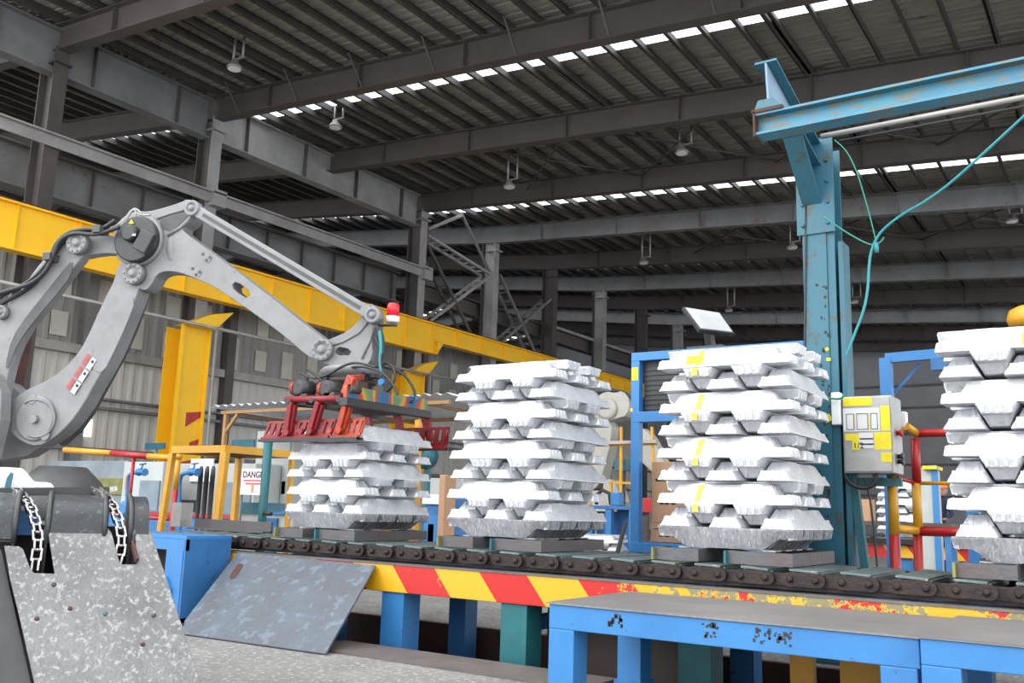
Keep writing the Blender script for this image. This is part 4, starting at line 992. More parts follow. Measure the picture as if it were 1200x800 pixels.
# ================================================================ BLUE CRANE POST (right)
PX = -1.60
po = thing('crane_post', (PX, 6.0, 0), 'tall scratched teal blue steel post standing behind the conveyor', 'post')
MB().ibeam((PX, 6.0, 0), (PX, 6.0, 3.28), .20, .20, .012, .01, (0, 1, 0)).build('post', TEAL, po, label='scratched blue H section')
MB().frame((PX-.025, 5.892, 1.65), (1, 0, 0), (0, 1, 0), (0, 0, 1), .075, .004, 1.15).build('front_cover', TEAL, po)
MB().box(PX-.13, PX+.11, 5.875, 5.89, 2.66, 3.30).build('splice_plate', TEAL, po)
bb = MB()
for sx in (-.09, .07):
    for z in (2.72, 2.86, 3.0, 3.14): bb.lathe((PX+sx, 5.875, z), (0, -1, 0), [(.012, 0), (.012, .01), (.006, .014)], 6)
bb.build('bolt_row', TEAL, po)
MB().box(PX-.12, PX+.12, 5.86, 6.14, 0, .02).build('base_plate', TEAL, po)
MB().bar((PX+.13, 6.0, .02), (PX+.13, 6.0, 2.6), .03, .16, (0, 1, 0)).build('side_channel', TEAL, po)
MB().tube([(PX-.105, 5.9, .6), (PX-.1, 5.88, 2.0), (PX-.055, 5.868, 3.2)], .006, 6).build('conduit', BLACK, po)
wb_ = MB().frame(at(981, 479, 1, 5.86), (1, 0, 0), (0, 1, 0), (0, 0, 1), .028, .03, .10).build('socket_box', WHITE, po, bevel=.006, label='white plastic box')
def decal(par, px, py, Y, w_, h_, m, rot=0, name='sticker', lb=None):
    c = at(px, py, 1, Y); a = Vector((math.cos(rot), 0, math.sin(rot))); u = Vector((-math.sin(rot), 0, math.cos(rot)))
    return MB().frame(c, a, (0, 1, 0), u, w_/2, .0012, h_/2).build(name, m, par, label=lb)
s_ = decal(po, 970, 490, 5.884, .045, .045, YSTICK, .45, 'sticker', 'tilted yellow sticker'); text('2', .028, at(967.5, 493, 1, 5.8825), (1, 0, .45), (-.45, 0, 1), INK, s_, 'sticker_mark')
decal(po, 969, 409, 5.886, .02, .02, YSTICK, .5); decal(po, 971, 421, 5.886, .025, .02, YSTICK)
rn = random.Random(3); bb = MB()
for i in range(46):
    px, py = 956+rn.random()*16, 330+rn.random()*280; c = at(px, py, 1, 5.886); q = rn.uniform(.003, .009)
    bb.frame(c, (1, 0, rn.uniform(-.6, .6)), (0, 1, 0), (0, 0, 1), q, .0008, q*rn.uniform(.6, 2))
bb.build('paint_scuff', INK, po, kind='stuff')
# sloping haunch beam through the head of the post
hb = thing('haunch_beam', (PX, 5.4, 3.2), 'light blue sloping steel bracket beam with tapered web at the post head', 'beam')
X_ = PX-.03
t0, t1 = at(897, 72, 0, X_), at(966, 200, 0, X_); t2 = at(958, 262, 0, X_); t3 = at(897, 100, 0, X_); t4 = at(900, 118, 0, X_)
WEBM = mat('pale_blue_web', (.22, .33, .43), (.17, .25, .34), 4, .6, .5)
MB().prism([t0, t1, t2, at(929, 160, 0, X_), t4], (1, 0, 0), .012).build('web', WEBM, hb, label='paler blue grey web plate')
dv = (t1-t0).normalized(); up_ = Vector((1, 0, 0)).cross(dv)
MB().bar(t0, t1, .13, .014, up_).build('top_flange', TEAL, hb)
m0, m1 = at(920, 100+18, 0, X_), at(962, 222, 0, X_)
MB().bar(at(929, 160, 0, X_), t2, .12, .012).build('bottom_flange', TEAL, hb)
m_ = MB().bar(at(925, 150, 0, X_), at(962, 216, 0, X_), .13, .010).build('mid_flange', TEAL, hb)
# beam running along to the right
cb = thing('jib_beam', (-1, 5.62, 3.3), 'long peeling blue steel I beam running out of the frame at upper right', 'beam')
Yj = 4.93
j0, j1, j2 = at(885, 133, 1, Yj), at(885, 158, 1, Yj), at(1200, 90, 1, Yj)
zc = (j0.z+j1.z)/2; hh = (j0.z-j1.z)
JB = mat('peeling_blue_paint', (.03, .15, .26), (.04, .21, .29), 3, .6, .45, 0, .3, 30, (.12, .15, .13), .47, 18, stretch=(.5, 1, 1.6))
MB().ibeam((j0.x, Yj+.06, zc), (.6, Yj+.06, zc), hh, .12, .014, .012).build('beam', JB, cb)
MB().box(j0.x-.012, j0.x, Yj-.01, Yj+.15, zc-hh/2-.01, zc+hh/2+.01).build('end_plate', PITR, cb, label='rusty end plate')
k0 = at(880, 128, 1, Yj)
MB().box(j0.x-.02, j0.x+.16, Yj-.01, Yj+.2, zc+hh/2, zc+hh/2+.02).build('clamp_plate', PITR, cb, label='rusty clamp plate'); MB().prism([(j0.x+.0, Yj+.05, zc+hh/2+.02), (j0.x+.15, Yj+.05, zc+hh/2+.02), (j0.x+.11, Yj+.05, zc+hh/2+.07), (j0.x+.02, Yj+.05, zc+hh/2+.07)], (0, 1, 0), .12).build('clamp_block', TEAL, cb)
pp = thing('air_pipe', (-1, 5.9, 3.1), 'slim grey pipe running level below the peeling blue beam', 'pipe')
q0, q1 = at(962, 160, 1, 5.75), at(1200, 114, 1, 5.75)
MB().tube([q0, q0+(q1-q0)*1.4], .017, 10).build('pipe', GIRT, pp); MB().tube([q0+Vector((.1, .06, -.03)), q0+(q1-q0)*1.4+Vector((0, .06, -.03))], .009, 8).build('conduit', BLACK, pp)
tag(MB().tube(sm3([at(x, y, 1, 5.6) for x, y in ((992, 416), (1000, 395), (1012, 365), (1017, 340), (1018, 315), (1020, 296), (1028, 276), (1042, 262), (1062, 248), (1078, 240), (1110, 218), (1150, 182), (1200, 136), (1230, 108))]), .008, 7).build('cable', CABLET), 'teal cable curving from the control post up to the upper right', 'cable')
gc = thing('green_rope', tuple(at(1022, 290, 1, 5.6)), 'thin dark green cord tying the teal cable to the blue post', 'cord')
MB().tube(sm3([at(x, y, 1, 5.61) for x, y in ((966, 254), (985, 268), (1005, 280), (1022, 288), (1032, 284), (1036, 278))]), .005, 6).build('strand', CABLEG, gc)
MB().tube(sm3([at(x, y, 1, 5.61) for x, y in ((978, 164), (992, 176), (1004, 200), (1013, 230), (1020, 255), (1026, 280))]), .004, 6).build('strand', CABLEG, gc)
MB().lathe(at(1027, 290, 1, 5.6), (0, 0, -1), [(.012, -.03), (.014, 0), (.012, .03)], 8).build('knot', CABLET, gc)
tag(MB().tube(sm3([at(x, y, 1, 5.8) for x, y in ((955, 462), (968, 466), (985, 468), (990, 462))]), .007, 6).build('tie_cord', CABLEG), 'green cord wrapped round the blue post near the control cabinet', 'cord')
hk = thing('chain_hoist', tuple(at(948, 385, 1, 6.6)), 'small dark hoist hook hanging on a wire just left of the blue post', 'hoist')
MB().tube([at(950, 290, 1, 6.6), at(950, 372, 1, 6.6)], .006, 6).build('wire', BLACK, hk); MB().frame(at(948, 384, 1, 6.6), (1, 0, 0), (0, 1, 0), (0, 0, 1), .02, .02, .06).build('hook_block', STEELD, hk, bevel=.005); MB().frame(at(946, 392, 1, 6.58), (1, 0, 0), (0, 1, 0), (0, 0, 1), .012, .02, .02).build('blue_switch', BLUED, hk)

# control cabinet on its stand
cbx = thing('control_cabinet', (-1.33, 5.95, 1.1), 'grey steel control box plastered with yellow notes beside the blue post', 'control box')
x0, x1, z0, z1 = -1.475, -1.185, 1.125, 1.59
Yc = 5.85
MB().box(x0, x1, Yc, Yc+.26, z0, z1).build('box', CABM, cbx, bevel=.006); MB().box(x0+.01, x1-.012, Yc-.012, Yc, z0+.01, z1-.01).build('door', CABM, cbx, bevel=.003)
def nd(u0, u1, v0, v1, m, name, d=.014, lb=None):
    return MB().box(x0+(x1-x0)*u0, x0+(x1-x0)*u1, Yc-d-.001, Yc-d+.001, z1-(z1-z0)*v1, z1-(z1-z0)*v0).build(name, m, cbx, label=lb)
nd(.04, .62, .02, .13, YSTICK, 'yellow_note', lb='wide yellow note across the top'); nd(.03, .76, .16, .46, PAPER, 'instruction_sheet', lb='printed white sheet')
nd(.78, .96, .14, .46, YSTICK, 'yellow_note'); nd(.06, .34, .49, .58, YSTICK, 'yellow_note'); nd(.20, .34, .58, .70, YSTICK, 'yellow_note'); nd(.64, .97, .48, .70, YSTICK, 'yellow_note'); nd(.76, .97, .74, .86, YSTICK, 'yellow_note'); nd(.34, .62, .48, .68, PAPER, 'instruction_sheet')
for a, b_, c, d in ((.09, .25, .23, .44), (.30, .53, .23, .44), (.58, .72, .23, .44)):
    for (u0, u1, v0, v1) in ((a, b_, c, c+.008), (a, b_, d-.008, d), (a, a+.012, c, d), (b_-.012, b_, c, d)): nd(u0, u1, v0, v1, INK, 'table_line', .0155)
nd(.24, .27, .24, .44, YSTRIPE, 'marker_stripe', .0155); nd(.53, .56, .24, .44, YSTRIPE, 'marker_stripe', .0155)
for v in (.55, .62): nd(.35, .62, v, v+.018, INK, 'text_line', .0155)
text('1/2', .05, (x0+(x1-x0)*.21, Yc-.0165, z1-(z1-z0)*.68), (1, 0, 0), (0, 0, 1), INK, cbx, 'handwriting')
for z, m in ((1.37, RED), (1.23, BLACK), (1.20, BLACK)):
    MB().lathe((x1, Yc+.10, z), (1, 0, 0), [(.014, 0), (.014, .02), (.022, .022), (.022, .035)], 12).build('push_button', m, cbx, label='red push button' if m is RED else None)
st = thing('cabinet_stand', (-1.35, 6.0, 0), 'leaning blue green tube leg carrying the control box', 'stand')
MB().bar(at(1000, 556, 1, 5.98), at(1017, 690, 1, 5.98), .045, .05, (0, 1, 0)).build('leg', GREENT, st); MB().bar((-1.48, 6.02, 1.08), (-1.18, 6.02, 1.08), .05, .05).build('crossbar', GREENT, st)
MB().bar((PX+.1, 6.05, 1.2), (-1.45, 6.05, 1.2), .04, .2).build('bracket', BLACK, st)
tag(MB().tube(sm3([at(x, y, 1, 5.88) for x, y in ((990, 556), (996, 566), (1008, 572), (1022, 570), (1028, 560), (1024, 555))]), .014, 8).build('cable_loop', RUBBER), 'black cable loop hanging under the control box', 'cable')
tag(MB().tube(sm3([at(x, y, 1, 5.9) for x, y in ((1012, 560), (1018, 575), (1022, 600), (1026, 640), (1030, 690), (1034, 742))]), .006, 6).build('cable', RUBBER), 'thin black cable dropping from the control box to the deck', 'cable')
tag(MB().tube(sm3([at(x, y, 1, 5.72) for x, y in ((930, 768), (930, 690), (936, 662), (945, 655), (955, 660), (962, 668))]), .006, 6).build('cable', BLUE), 'short blue cable curling at the foot of the blue post', 'cable')

# red and yellow guard rail at right
YR = 6.35
gr2 = thing('guard_rail', (-.9, YR, 0), 'red and yellow tube guard rail right of the control box', 'railing')
def rail(a, b_, m, r, nm, Y=YR, Y2=None): return MB().tube([at(*a, 1, Y), at(*b_, 1, Y2 or Y)], r, 12).build(nm, m, gr2)
def vpost(px, py0, py1, m, r, nm, Y=YR):
    a = at(px, py0, 1, Y); z1 = at(px, py1, 1, Y).z if py1 else 0
    return MB().tube([a, (a.x, a.y, z1)], r, 12).build(nm, m, gr2)
vpost(1072, 514, 566, RED, .028, 'post'); vpost(1073.5, 566, 624, YEL2, .028, 'post'); vpost(1075, 624, None, RED, .028, 'post')
vpost(1045, 556, 626, YEL2, .030, 'post', 6.1); vpost(1047.5, 626, None, RED, .030, 'post', 6.1)
rail((1072, 508), (1160, 505), RED, .026, 'top_rail'); rail((1074, 566), (1170, 566), YEL2, .012, 'mid_rail'); rail((1076, 622), (1180, 625), RED, .030, 'lower_rail')
MB().tube([at(1074, 508, 1, YR), at(1061, 499, 1, 6.17)], .026, 12).build('top_bend', YEL2, gr2); MB().tube([at(1072, 566, 1, YR), at(1050, 559, 1, 6.1)], .012, 8).build('mid_link', RED, gr2)
MB().tube([at(1076, 622, 1, YR), at(1047, 619, 1, 6.1)], .026, 12).build('lower_link', YEL2, gr2)
MB().frame(at(1057, 492, 1, 6.2), (1, 0, 0), (0, 1, 0), (0, 0, 1), .03, .03, .05).build('junction_box', WHITE, gr2, bevel=.004)
fr = thing('blue_gantry', (-1.2, 7.2, 0), 'thin bright blue square tube frame behind the control box', 'frame')
Yf = 7.2
a = at(1038, 420, 1, Yf); b_ = at(1130, 412, 1, Yf)
MB().bar((a.x, Yf, 0), a, .08, .08).build('post', BLUE, fr); MB().bar(a, b_, .06, .07).build('top_beam', BLUE, fr); MB().bar((b_.x, Yf, 0), b_, .08, .08).build('post', BLUE, fr)
MB().bar(at(1047, 462, 1, Yf+.1), at(1078, 427, 1, Yf+.1), .02, .02).build('brace', BLUE, fr); MB().frame(at(1102, 427, 1, Yf-.05), (1, 0, 0), (0, 1, 0), (0, 0, 1), .06, .03, .04).build('switch_box', BLUED, fr)
tag(MB().lathe(at(1203, 374, 1, 6.8), (0, 0, 1), [(.10, -.05), (.12, 0), (.10, .06), (.04, .09)], 14).build('yellow_dome', YEL2, None), 'yellow dome shape peeking above the rightmost stack', 'dome')

# ================================================================ BLUE FRAME, monitor, cartons behind the yellow marked stack
YF = 6.5
bf = thing('equipment_frame', (-2.6, YF, 0), 'blue square tube equipment frame with black panel behind the yellow-marked stack', 'frame')
pL = at(746, 560, 1, YF)
MB().bar((pL.x, YF, 0), (pL.x, YF, at(746, 414, 1, YF).z), .07, .07).build('post', BLUE, bf, bevel=.003)
pR = pL.x+1.3
MB().bar((pR, YF, 0), (pR, YF, 1.9), .07, .07).build('post', BLUE, bf)
zt = at(745, 419, 1, YF).z; zm = at(745, 489, 1, YF).z; zl = at(745, 641, 1, YF).z
for z, h in ((zt, .065), (zm, .08), (zl, .07)): MB().bar((pL.x-.03, YF-.002, z), (pR, YF-.002, z), .07, h).build('cross_tube', BLUE, bf, bevel=.003)
MB().box(pL.x+.04, pR-.03, YF+.04, YF+.06, zm+.03, zt-.03).build('black_panel', BLACK, bf, label='ribbed black panel')
for i in range(9): MB().box(pL.x+.05, pR-.05, YF+.03, YF+.04, zm+.06+.038*i, zm+.075+.038*i).build('panel_rib', BLACK, bf)
decal(bf, 744, 438, YF-.036, .055, .10, YSTICK, 0, 'sticker', 'yellow sticker on the blue post'); decal(bf, 740, 480, YF-.036, .02, .025, YSTICK)
MB().bar((pL.x, YF+.6, zl), (pR, YF+.6, zl), .06, .06).build('rear_tube', BLUE, bf); MB().box(pL.x, pR, YF, YF+.62, zl+.03, zl+.04).build('shelf_sheet', BLUED, bf)
for x in (pL.x, pR): MB().bar((x, YF+.6, 0), (x, YF+.6, zl), .06, .06).build('rear_leg', BLUE, bf)
cx0 = at(761, 600, 1, YF+.08).x
def carton(z0_, z1_, x0_, x1_, y0_, lb):
    t = thing('carton', ((x0_+x1_)/2, y0_+.2, z0_), lb, 'box')
    MB().box(x0_, x1_, y0_, y0_+.4, z0_, z1_).build('box', CARD, t, bevel=.004); MB().box(x0_+(x1_-x0_)*.42, x0_+(x1_-x0_)*.55, y0_-.002, y0_+.4, z1_, z1_+.002).build('tape', CARDL, t)
    for u in (.12, .2, .3): MB().box(x0_+(x1_-x0_)*u, x0_+(x1_-x0_)*(u+.06), y0_-.002, y0_, z0_+(z1_-z0_)*.30, z0_+(z1_-z0_)*.36).build('printed_mark', INK, t)
    MB().box(x0_+.03, x0_+.16, y0_-.002, y0_, z0_+(z1_-z0_)*.68, z0_+(z1_-z0_)*.72).build('printed_mark', INK, t)
zc0 = zl+.042; zc1 = at(762, 612, 1, YF+.1).z; zc2 = at(762, 541, 1, YF+.1).z
carton(zc0, zc1-.002, cx0, cx0+.6, YF+.1, 'low brown carton at the bottom on the blue shelf'); carton(zc1, zc2, cx0+.01, cx0+.55, YF+.1, 'tall brown carton on top of the low one behind the ingots')
mo_ = thing('monitor', tuple(at(830, 395, 1, 6.62)), 'grey backed flat monitor tilted over the top of the yellow-marked stack', 'monitor')
mq = [at(799, 361, 1, 6.5), at(843, 368, 1, 6.72), at(860, 394, 1, 6.62), at(819, 388, 1, 6.40)]
mq[2] = mq[1]+(mq[3]-mq[0]) if False else mq[2]
nn = (mq[1]-mq[0]).cross(mq[3]-mq[0]).normalized(); cc = sum(mq, Vector())/4
mq = [p-nn*((p-mq[0]).dot(nn)) for p in mq]
MB().prism(mq, nn, .035).build('shell', BLACK, mo_, bevel=.004)
sg = 1 if nn.dot(CAM-cc) > 0 else -1
MB().prism([cc+(p-cc)*.90+nn*sg*.019 for p in mq], nn, .006).build('back_cover', SCREENB, mo_, bevel=.002, label='grey flat cover')
MB().bar(cc-nn*sg*.03, (cc.x, cc.y+.06, zt+.03), .06, .05).build('stand_arm', BLACK, mo_); MB().box(cc.x-.14, cc.x+.14, 6.47, 6.62, zt+.032, zt+.05).build('stand_base', BLACK, mo_)

# ================================================================ SECOND LINE BEHIND: conveyor, robot, stacks, person
Y2 = 15.4
bc2 = thing('rear_conveyor', (-3, Y2, 0), 'distant second conveyor with striped beam and blue legs', 'conveyor')
MB().box(-6.4, 3.5, Y2, Y2+.05, .30, .48).build('side_beam', STRIPE2, bc2, label='red and yellow striped beam'); MB().box(-6.4, 3.5, Y2-.1, Y2+.9, .50, .58).build('chain_deck', CHAINM, bc2)
for i in range(7):
    x = -6.2+1.5*i; MB().box(x, x+.26, Y2+.06, Y2+.25, 0, .49).build('leg', BLUE if i % 2 else BLUED, bc2); MB().box(x+.02, x+.2, Y2+.7, Y2+.88, 0, .49).build('leg', BLUED, bc2)
for i in range(30): MB().box(-6.3+.32*i, -6.08+.32*i, Y2-.05, Y2+.85, .58, .60).build('slat', SLATM, bc2)
MB().box(-4.9, -3.5, Y2-.5, Y2-.42, .76, .84).build('rear_rail', STRIPE2, bc2)
stack(-3.05, Y2+.42, .605, 'distant rear stack', 6, jit=.01)
stack(at(705, 652, 2, .0).x*.87, at(705, 652, 2, 0).y*.87, .11, 'small floor bundle', 2, yaw=.25)
sb = at(705, 652, 2, .0)*.87
for dx in (-.2, .2): tag(MB().box(sb.x+dx-.05, sb.x+dx+.05, sb.y-.35, sb.y+.35, 0, .108).build('skid', SUPP), f"{'left' if dx < 0 else 'right'} steel skid under the small floor bundle", 'skid')
# second robot
r2 = thing('rear_robot', (-9.3, 16.6, 0), 'pale cream grey robot standing between the second and third stacks', 'robot')
CREAM = mat('cream_grey_paint', (.44, .42, .37), (.36, .345, .31), 4, .6, .5)
YB2 = 16.6
def p2(pts, off=0): return [at(x, y, 1, YB2+off) for x, y in pts]
MB().prism(smooth(p2([(703, 468), (716, 460), (728, 462), (736, 459), (745, 470), (742, 488), (728, 492), (722, 494), (712, 495), (700, 490), (697, 478)])), (0, 1, 0), .5).build('shoulder', CREAM, r2, bevel=.02)
MB().prism(smooth(p2([(700, 490), (722, 494), (720, 520), (714, 545), (706, 572), (690, 575), (692, 545), (698, 520)])), (0, 1, 0), .35).build('lower_arm', CREAM, r2, bevel=.02)
MB().lathe(at(712, 479, 1, YB2-.25), (0, -1, 0), [(.22, 0), (.22, .05), (.16, .07)], 20).build('joint_cover', CREAM, r2)
MB().prism(smooth(p2([(742, 500), (760, 503), (772, 520), (790, 560), (776, 560), (758, 545), (746, 530)])), (0, 1, 0), .3).build('rear_arm', CREAM, r2, bevel=.02)
MB().lathe(at(705, 590, 1, YB2), (0, 0, 1), [(.34, -at(705, 590, 1, YB2).z), (.34, -.1), (.28, 0), (.22, .25)], 20).build('base', CREAM, r2)
MB().prism(smooth(p2([(710, 565), (722, 560), (730, 575), (734, 592), (716, 596)])), (0, 1, 0), .4).build('base_casting', CREAM, r2, bevel=.02)
MB().tube(sm3(p2([(703, 463), (720, 456), (738, 462), (750, 480)], -.2)), .03, 6).build('hose', BLACK, r2)
# yellow safety frames and clutter around it
yf = thing('safety_fence', (-7, 11.3, 0), 'thin yellow safety fence frame around the pale rear robot', 'fence')
def yb(a, b_, Y=15.7, m=YEL2, r=.022): return MB().bar(at(*a, 1, Y), at(*b_, 1, Y), r*2, r*2).build('fence_bar', m, yf)
yb((728, 500), (727, 668)); yb((700, 522), (770, 520)); yb((716, 565), (742, 566)); yb((716, 565), (716, 668)); yb((741, 566), (741, 668)); yb((764, 500), (766, 560)); yb((693, 480), (692, 600), 15.7)
yb((700, 519), (770, 517), 15.6, GIRT, .03)
tbl = thing('rear_workbench', (-6, 10.5, 0), 'blue steel bench with black hose reel between second and third stacks', 'bench')
BYY = 14.9; bz = at(700, 592, 1, BYY)
MB().box(at(684, 592, 1, BYY).x, at(775, 592, 1, BYY).x, BYY, BYY+.36, bz.z-.06, bz.z).build('bench_top', BLUED, tbl)
for px in (690, 712, 740, 770):
    x = at(px, 600, 1, BYY).x; MB().box(x-.06, x+.06, BYY+.02, BYY+.14, 0, bz.z-.06).build('leg', BLUE, tbl)
MB().box(at(690, 600, 1, BYY).x, at(735, 600, 1, BYY).x, BYY+.3, BYY+.34, .1, bz.z-.1).build('side_panel', BLUED, tbl)
tag(MB().tube([at(x, y, 1, BYY+.15) for x, y in ((699, 591), (699, 580), (706, 574), (714, 578), (716, 591))], .035, 8).build('hose_hoop', RUBBER), 'black hose hoop standing on the blue bench', 'hose')
tag(MB().frame((at(723, 584, 1, BYY+.2).x, BYY+.2, bz.z+.122), (1, 0, 0), (0, 1, 0), (0, 0, 1), .09, .1, .118).build('blue_drum', BLUE, bevel=.02), 'small bright blue container on the bench', 'container')
tag(MB().bar(at(733, 612, 1, 9.2), (at(712, 680, 1, 9.2).x, 9.2, .02), .05, .03).build('leaning_bar', BLACK), 'black bar leaning beside the small floor bundle', 'bar')
for i, (px, py, m, lb) in enumerate(((757, 592, RED, 'red box on the floor right of the blue frame post'), (733, 598, GIRT, 'grey bin standing behind the blue bench legs'), (730, 545, TEAL, 'teal motor on the bracket beside the pale robot'))):
    c = at(px, py, 1, 13.2 if i == 0 else 15.9-.5*(i == 1)); t = thing('pedestal_unit', (c.x, c.y, 0), lb, 'machine'); MB().frame(c, (1, 0, 0), (0, 1, 0), (0, 0, 1), .13, .1, .11).build('housing', m, t, bevel=.01); MB().box(c.x-.04, c.x+.04, c.y-.04, c.y+.04, 0, c.z-.1).build('pedestal', STEELD, t)
# cartons and tool cart behind the control box
for i, (px, py, Y, w_, h_) in enumerate(((1000, 597, 12.0, .38, .26),)):
    c = at(px, py, 1, Y); t = thing('carton', tuple(c), 'small brown carton seen between the blue post and the yellow rail post', 'box'); MB().box(c.x-w_/2, c.x+w_/2, Y, Y+.3, c.z-h_/2, c.z+h_/2).build('box', CARD, t)
    MB().box(c.x-.04, c.x+.04, Y-.002, Y+.3, c.z+h_/2, c.z+h_/2+.003).build('tape', CARDL, t)
    rt = thing('carton_table', (c.x, Y+.15, 0), 'grey table carrying the small brown carton', 'table'); MB().box(c.x-.4, c.x+1.1, Y-.05, Y+.45, c.z-h_/2-.05, c.z-h_/2-.002).build('table_top', STEELD, rt)
    for dx in (-.35, 1.05):
        for dy in (0, .4): MB().box(c.x+dx-.03, c.x+dx+.03, Y+dy-.03, Y+dy+.03, 0, c.z-h_/2-.05).build('leg', BLUED, rt)
kz = thing('tool_cabinet', (-2.2, 14.3, 0), 'blue and grey tool cabinet with yellow lid standing before the person', 'cabinet')
c = at(1094, 600, 1, 14.0)
MB().box(c.x-.16, c.x+.04, 14, 14.4, 0, at(1094, 548, 1, 14).z).build('body', GREYCAB, kz); MB().box(c.x+.0, c.x+.08, 13.97, 14.0, 0, at(1094, 545, 1, 14).z).build('blue_post', BLUE, kz)
MB().box(c.x-.1, c.x+.08, 13.9, 14.4, at(1094, 550, 1, 14).z, at(1094, 546, 1, 14).z).build('lid', YSTICK, kz, label='yellow lid')

# person in navy overalls
def skin_fig(name, pts, edges, m, parent, root=0, sub=2):
    me = bpy.data.meshes.new(name); me.from_pydata([p[:3] for p in pts], edges, []); me.materials.append(m)
    o = bpy.data.objects.new(name, me); col.objects.link(o)
    s = o.modifiers.new('skin', 'SKIN'); s.use_smooth_shade = True
    for i, p in enumerate(pts): me.skin_vertices[0].data[i].radius = (p[3], p[4] if len(p) > 4 else p[3]); me.skin_vertices[0].data[i].use_root = (i == root)
    if not me.skin_vertices: pass
    sb_ = o.modifiers.new('sub', 'SUBSURF'); sb_.levels = sub; sb_.render_levels = sub
    WL[o.name] = Vector((0, 0, 0)); o.parent = parent; return o
hx = at(1106, 570, 1, 17.4)
pe = thing('person', (hx.x, 17.4, 0), 'person in navy overalls and orange cap bending forward near rear conveyor', 'person')
def skinned(name, pts, edges, m, root=0):
    me = bpy.data.meshes.new(name); me.from_pydata([p[:3] for p in pts], edges, []); me.materials.append(m)
    o = bpy.data.objects.new(name, me); col.objects.link(o); s = o.modifiers.new('skin', 'SKIN'); s.use_smooth_shade = True
    if not me.skin_vertices:
        me.attributes.new('skin_tmp', 'FLOAT', 'POINT') if False else None
    for i, p in enumerate(pts): me.skin_vertices[0].data[i].radius = (p[3], p[3]); me.skin_vertices[0].data[i].use_root = (i == root)
    b = o.modifiers.new('sub', 'SUBSURF'); b.levels = 1; b.render_levels = 2
    WL[o.name] = Vector((0, 0, 0)); o.parent = pe; return o
H_ = hx.z+.12
body = [(0, 0, .92, .15), (0, .03, 1.12, .15), (.05, .02, 1.35, .17), (.08, .0, 1.47, .07), (.12, -.02, 1.55, .06),
        (-.10, 0, .86, .10), (-.12, .02, .48, .065), (-.12, .06, .09, .05), (-.11, -.06, .05, .045), (.10, 0, .86, .10), (.13, -.04, .48, .065), (.12, .02, .09, .05), (.13, -.1, .05, .045),
        (-.14, .0, 1.40, .06), (-.2, -.1, 1.14, .045), (-.02, -.3, 1.05, .035), (.24, 0, 1.38, .06), (.30, -.12, 1.14, .045), (.22, -.32, 1.06, .035)]
be = [(0, 1), (1, 2), (2, 3), (3, 4), (0, 5), (5, 6), (6, 7), (7, 8), (0, 9), (9, 10), (10, 11), (11, 12), (2, 13), (13, 14), (14, 15), (2, 16), (16, 17), (17, 18)]
try:
    skinned('body', body, be, NAVY)
    hd = MB(); 
    hd.lathe((.14, -.04, 1.50), (0, 0, 1), [(.04, 0), (.07, .04), (.085, .10), (.088, .15), (.07, .21), (.03, .24)], 14); hd.frame((.14, -.13, 1.61), (1, 0, 0), (0, 1, 0), (0, 0, 1), .012, .018, .02)
    for sx in (-.088, .088): hd.frame((.14+sx, -.03, 1.62), (1, 0, 0), (0, 1, 0), (0, 0, 1), .008, .014, .022)
    WL['person0'] = Vector((0, 0, 0))
    def pp_(mb, name, m):
        me = mb.mesh(name, Vector((0, 0, 0))); me.materials.append(m); o = bpy.data.objects.new(name, me); col.objects.link(o); o.parent = pe; return o
    pp_(hd, 'head', SKIN)
    hm = MB(); hm.lathe((.14, -.035, 1.645), (0, 0, 1), [(.10, 0), (.105, .03), (.09, .09), (.05, .125), (.01, .135)], 16); hm.frame((.14, -.15, 1.65), (1, 0, 0), (0, 1, 0), (0, 0, 1), .06, .03, .006); pp_(hm, 'cap', HELM)
    for wx, wy, wz in ((-.02, -.3, 1.05), (.22, -.32, 1.06)):
        h_ = MB(); h_.frame((wx, wy-.05, wz), (1, 0, 0), (0, 1, 0), (0, 0, 1), .035, .045, .014)
        for k in range(4): h_.bar((wx-.028+.018*k, wy-.09, wz), (wx-.028+.018*k, wy-.15+.01*abs(k-1.5), wz-.02), .014, .013)
        h_.bar((wx+.035, wy-.04, wz), (wx+.065, wy-.09, wz-.01), .015, .014); pp_(h_, 'hand', SKIN)
except Exception as ex: print('PERSON', ex)
pe.location = (hx.x-.14, 17.4, 0); sc_ = (hx.z+.08)/1.78; pe.scale = (sc_, sc_, sc_)

# ================================================================ LEFT BACKGROUND
# railing
yr = thing('left_railing', (-8, 6.6, 0), 'red and yellow tube railing beside the robot base', 'railing')
Yl = 6.4
def seg(par, a, b_, m, r, nm, Y=Yl, Yb=None): return MB().tube([at(*a, 1, Y), at(*b_, 1, Yb or Y)], r, 12).build(nm, m, par)
A_, B_, C_, D_ = (76, 527), (131, 531), (174, 534.5), (208, 537)
seg(yr, A_, B_, YEL2, .034, 'top_rail'); seg(yr, B_, C_, RED, .034, 'top_rail'); seg(yr, C_, D_, YEL2, .034, 'top_rail')
a = at(157, 535, 1, Yl); MB().tube([a, (a.x, a.y, .6)], .02, 10).build('post', RED, yr)
seg(yr, (150, 605), (200, 608), RED, .022, 'lower_rail')
a = at(209, 538, 1, Yl); zc_ = at(205, 574, 1, Yl).z
MB().tube([a, (a.x, a.y, zc_)], .03, 10).build('post', YEL2, yr); MB().tube([(a.x, a.y, zc_), (a.x, a.y, 0)], .03, 10).build('post', RED, yr); MB().lathe(a, (0, 0, 1), [(.035, 0), (.04, .04), (.01, .07)], 10).build('post_knob', YEL2, yr)
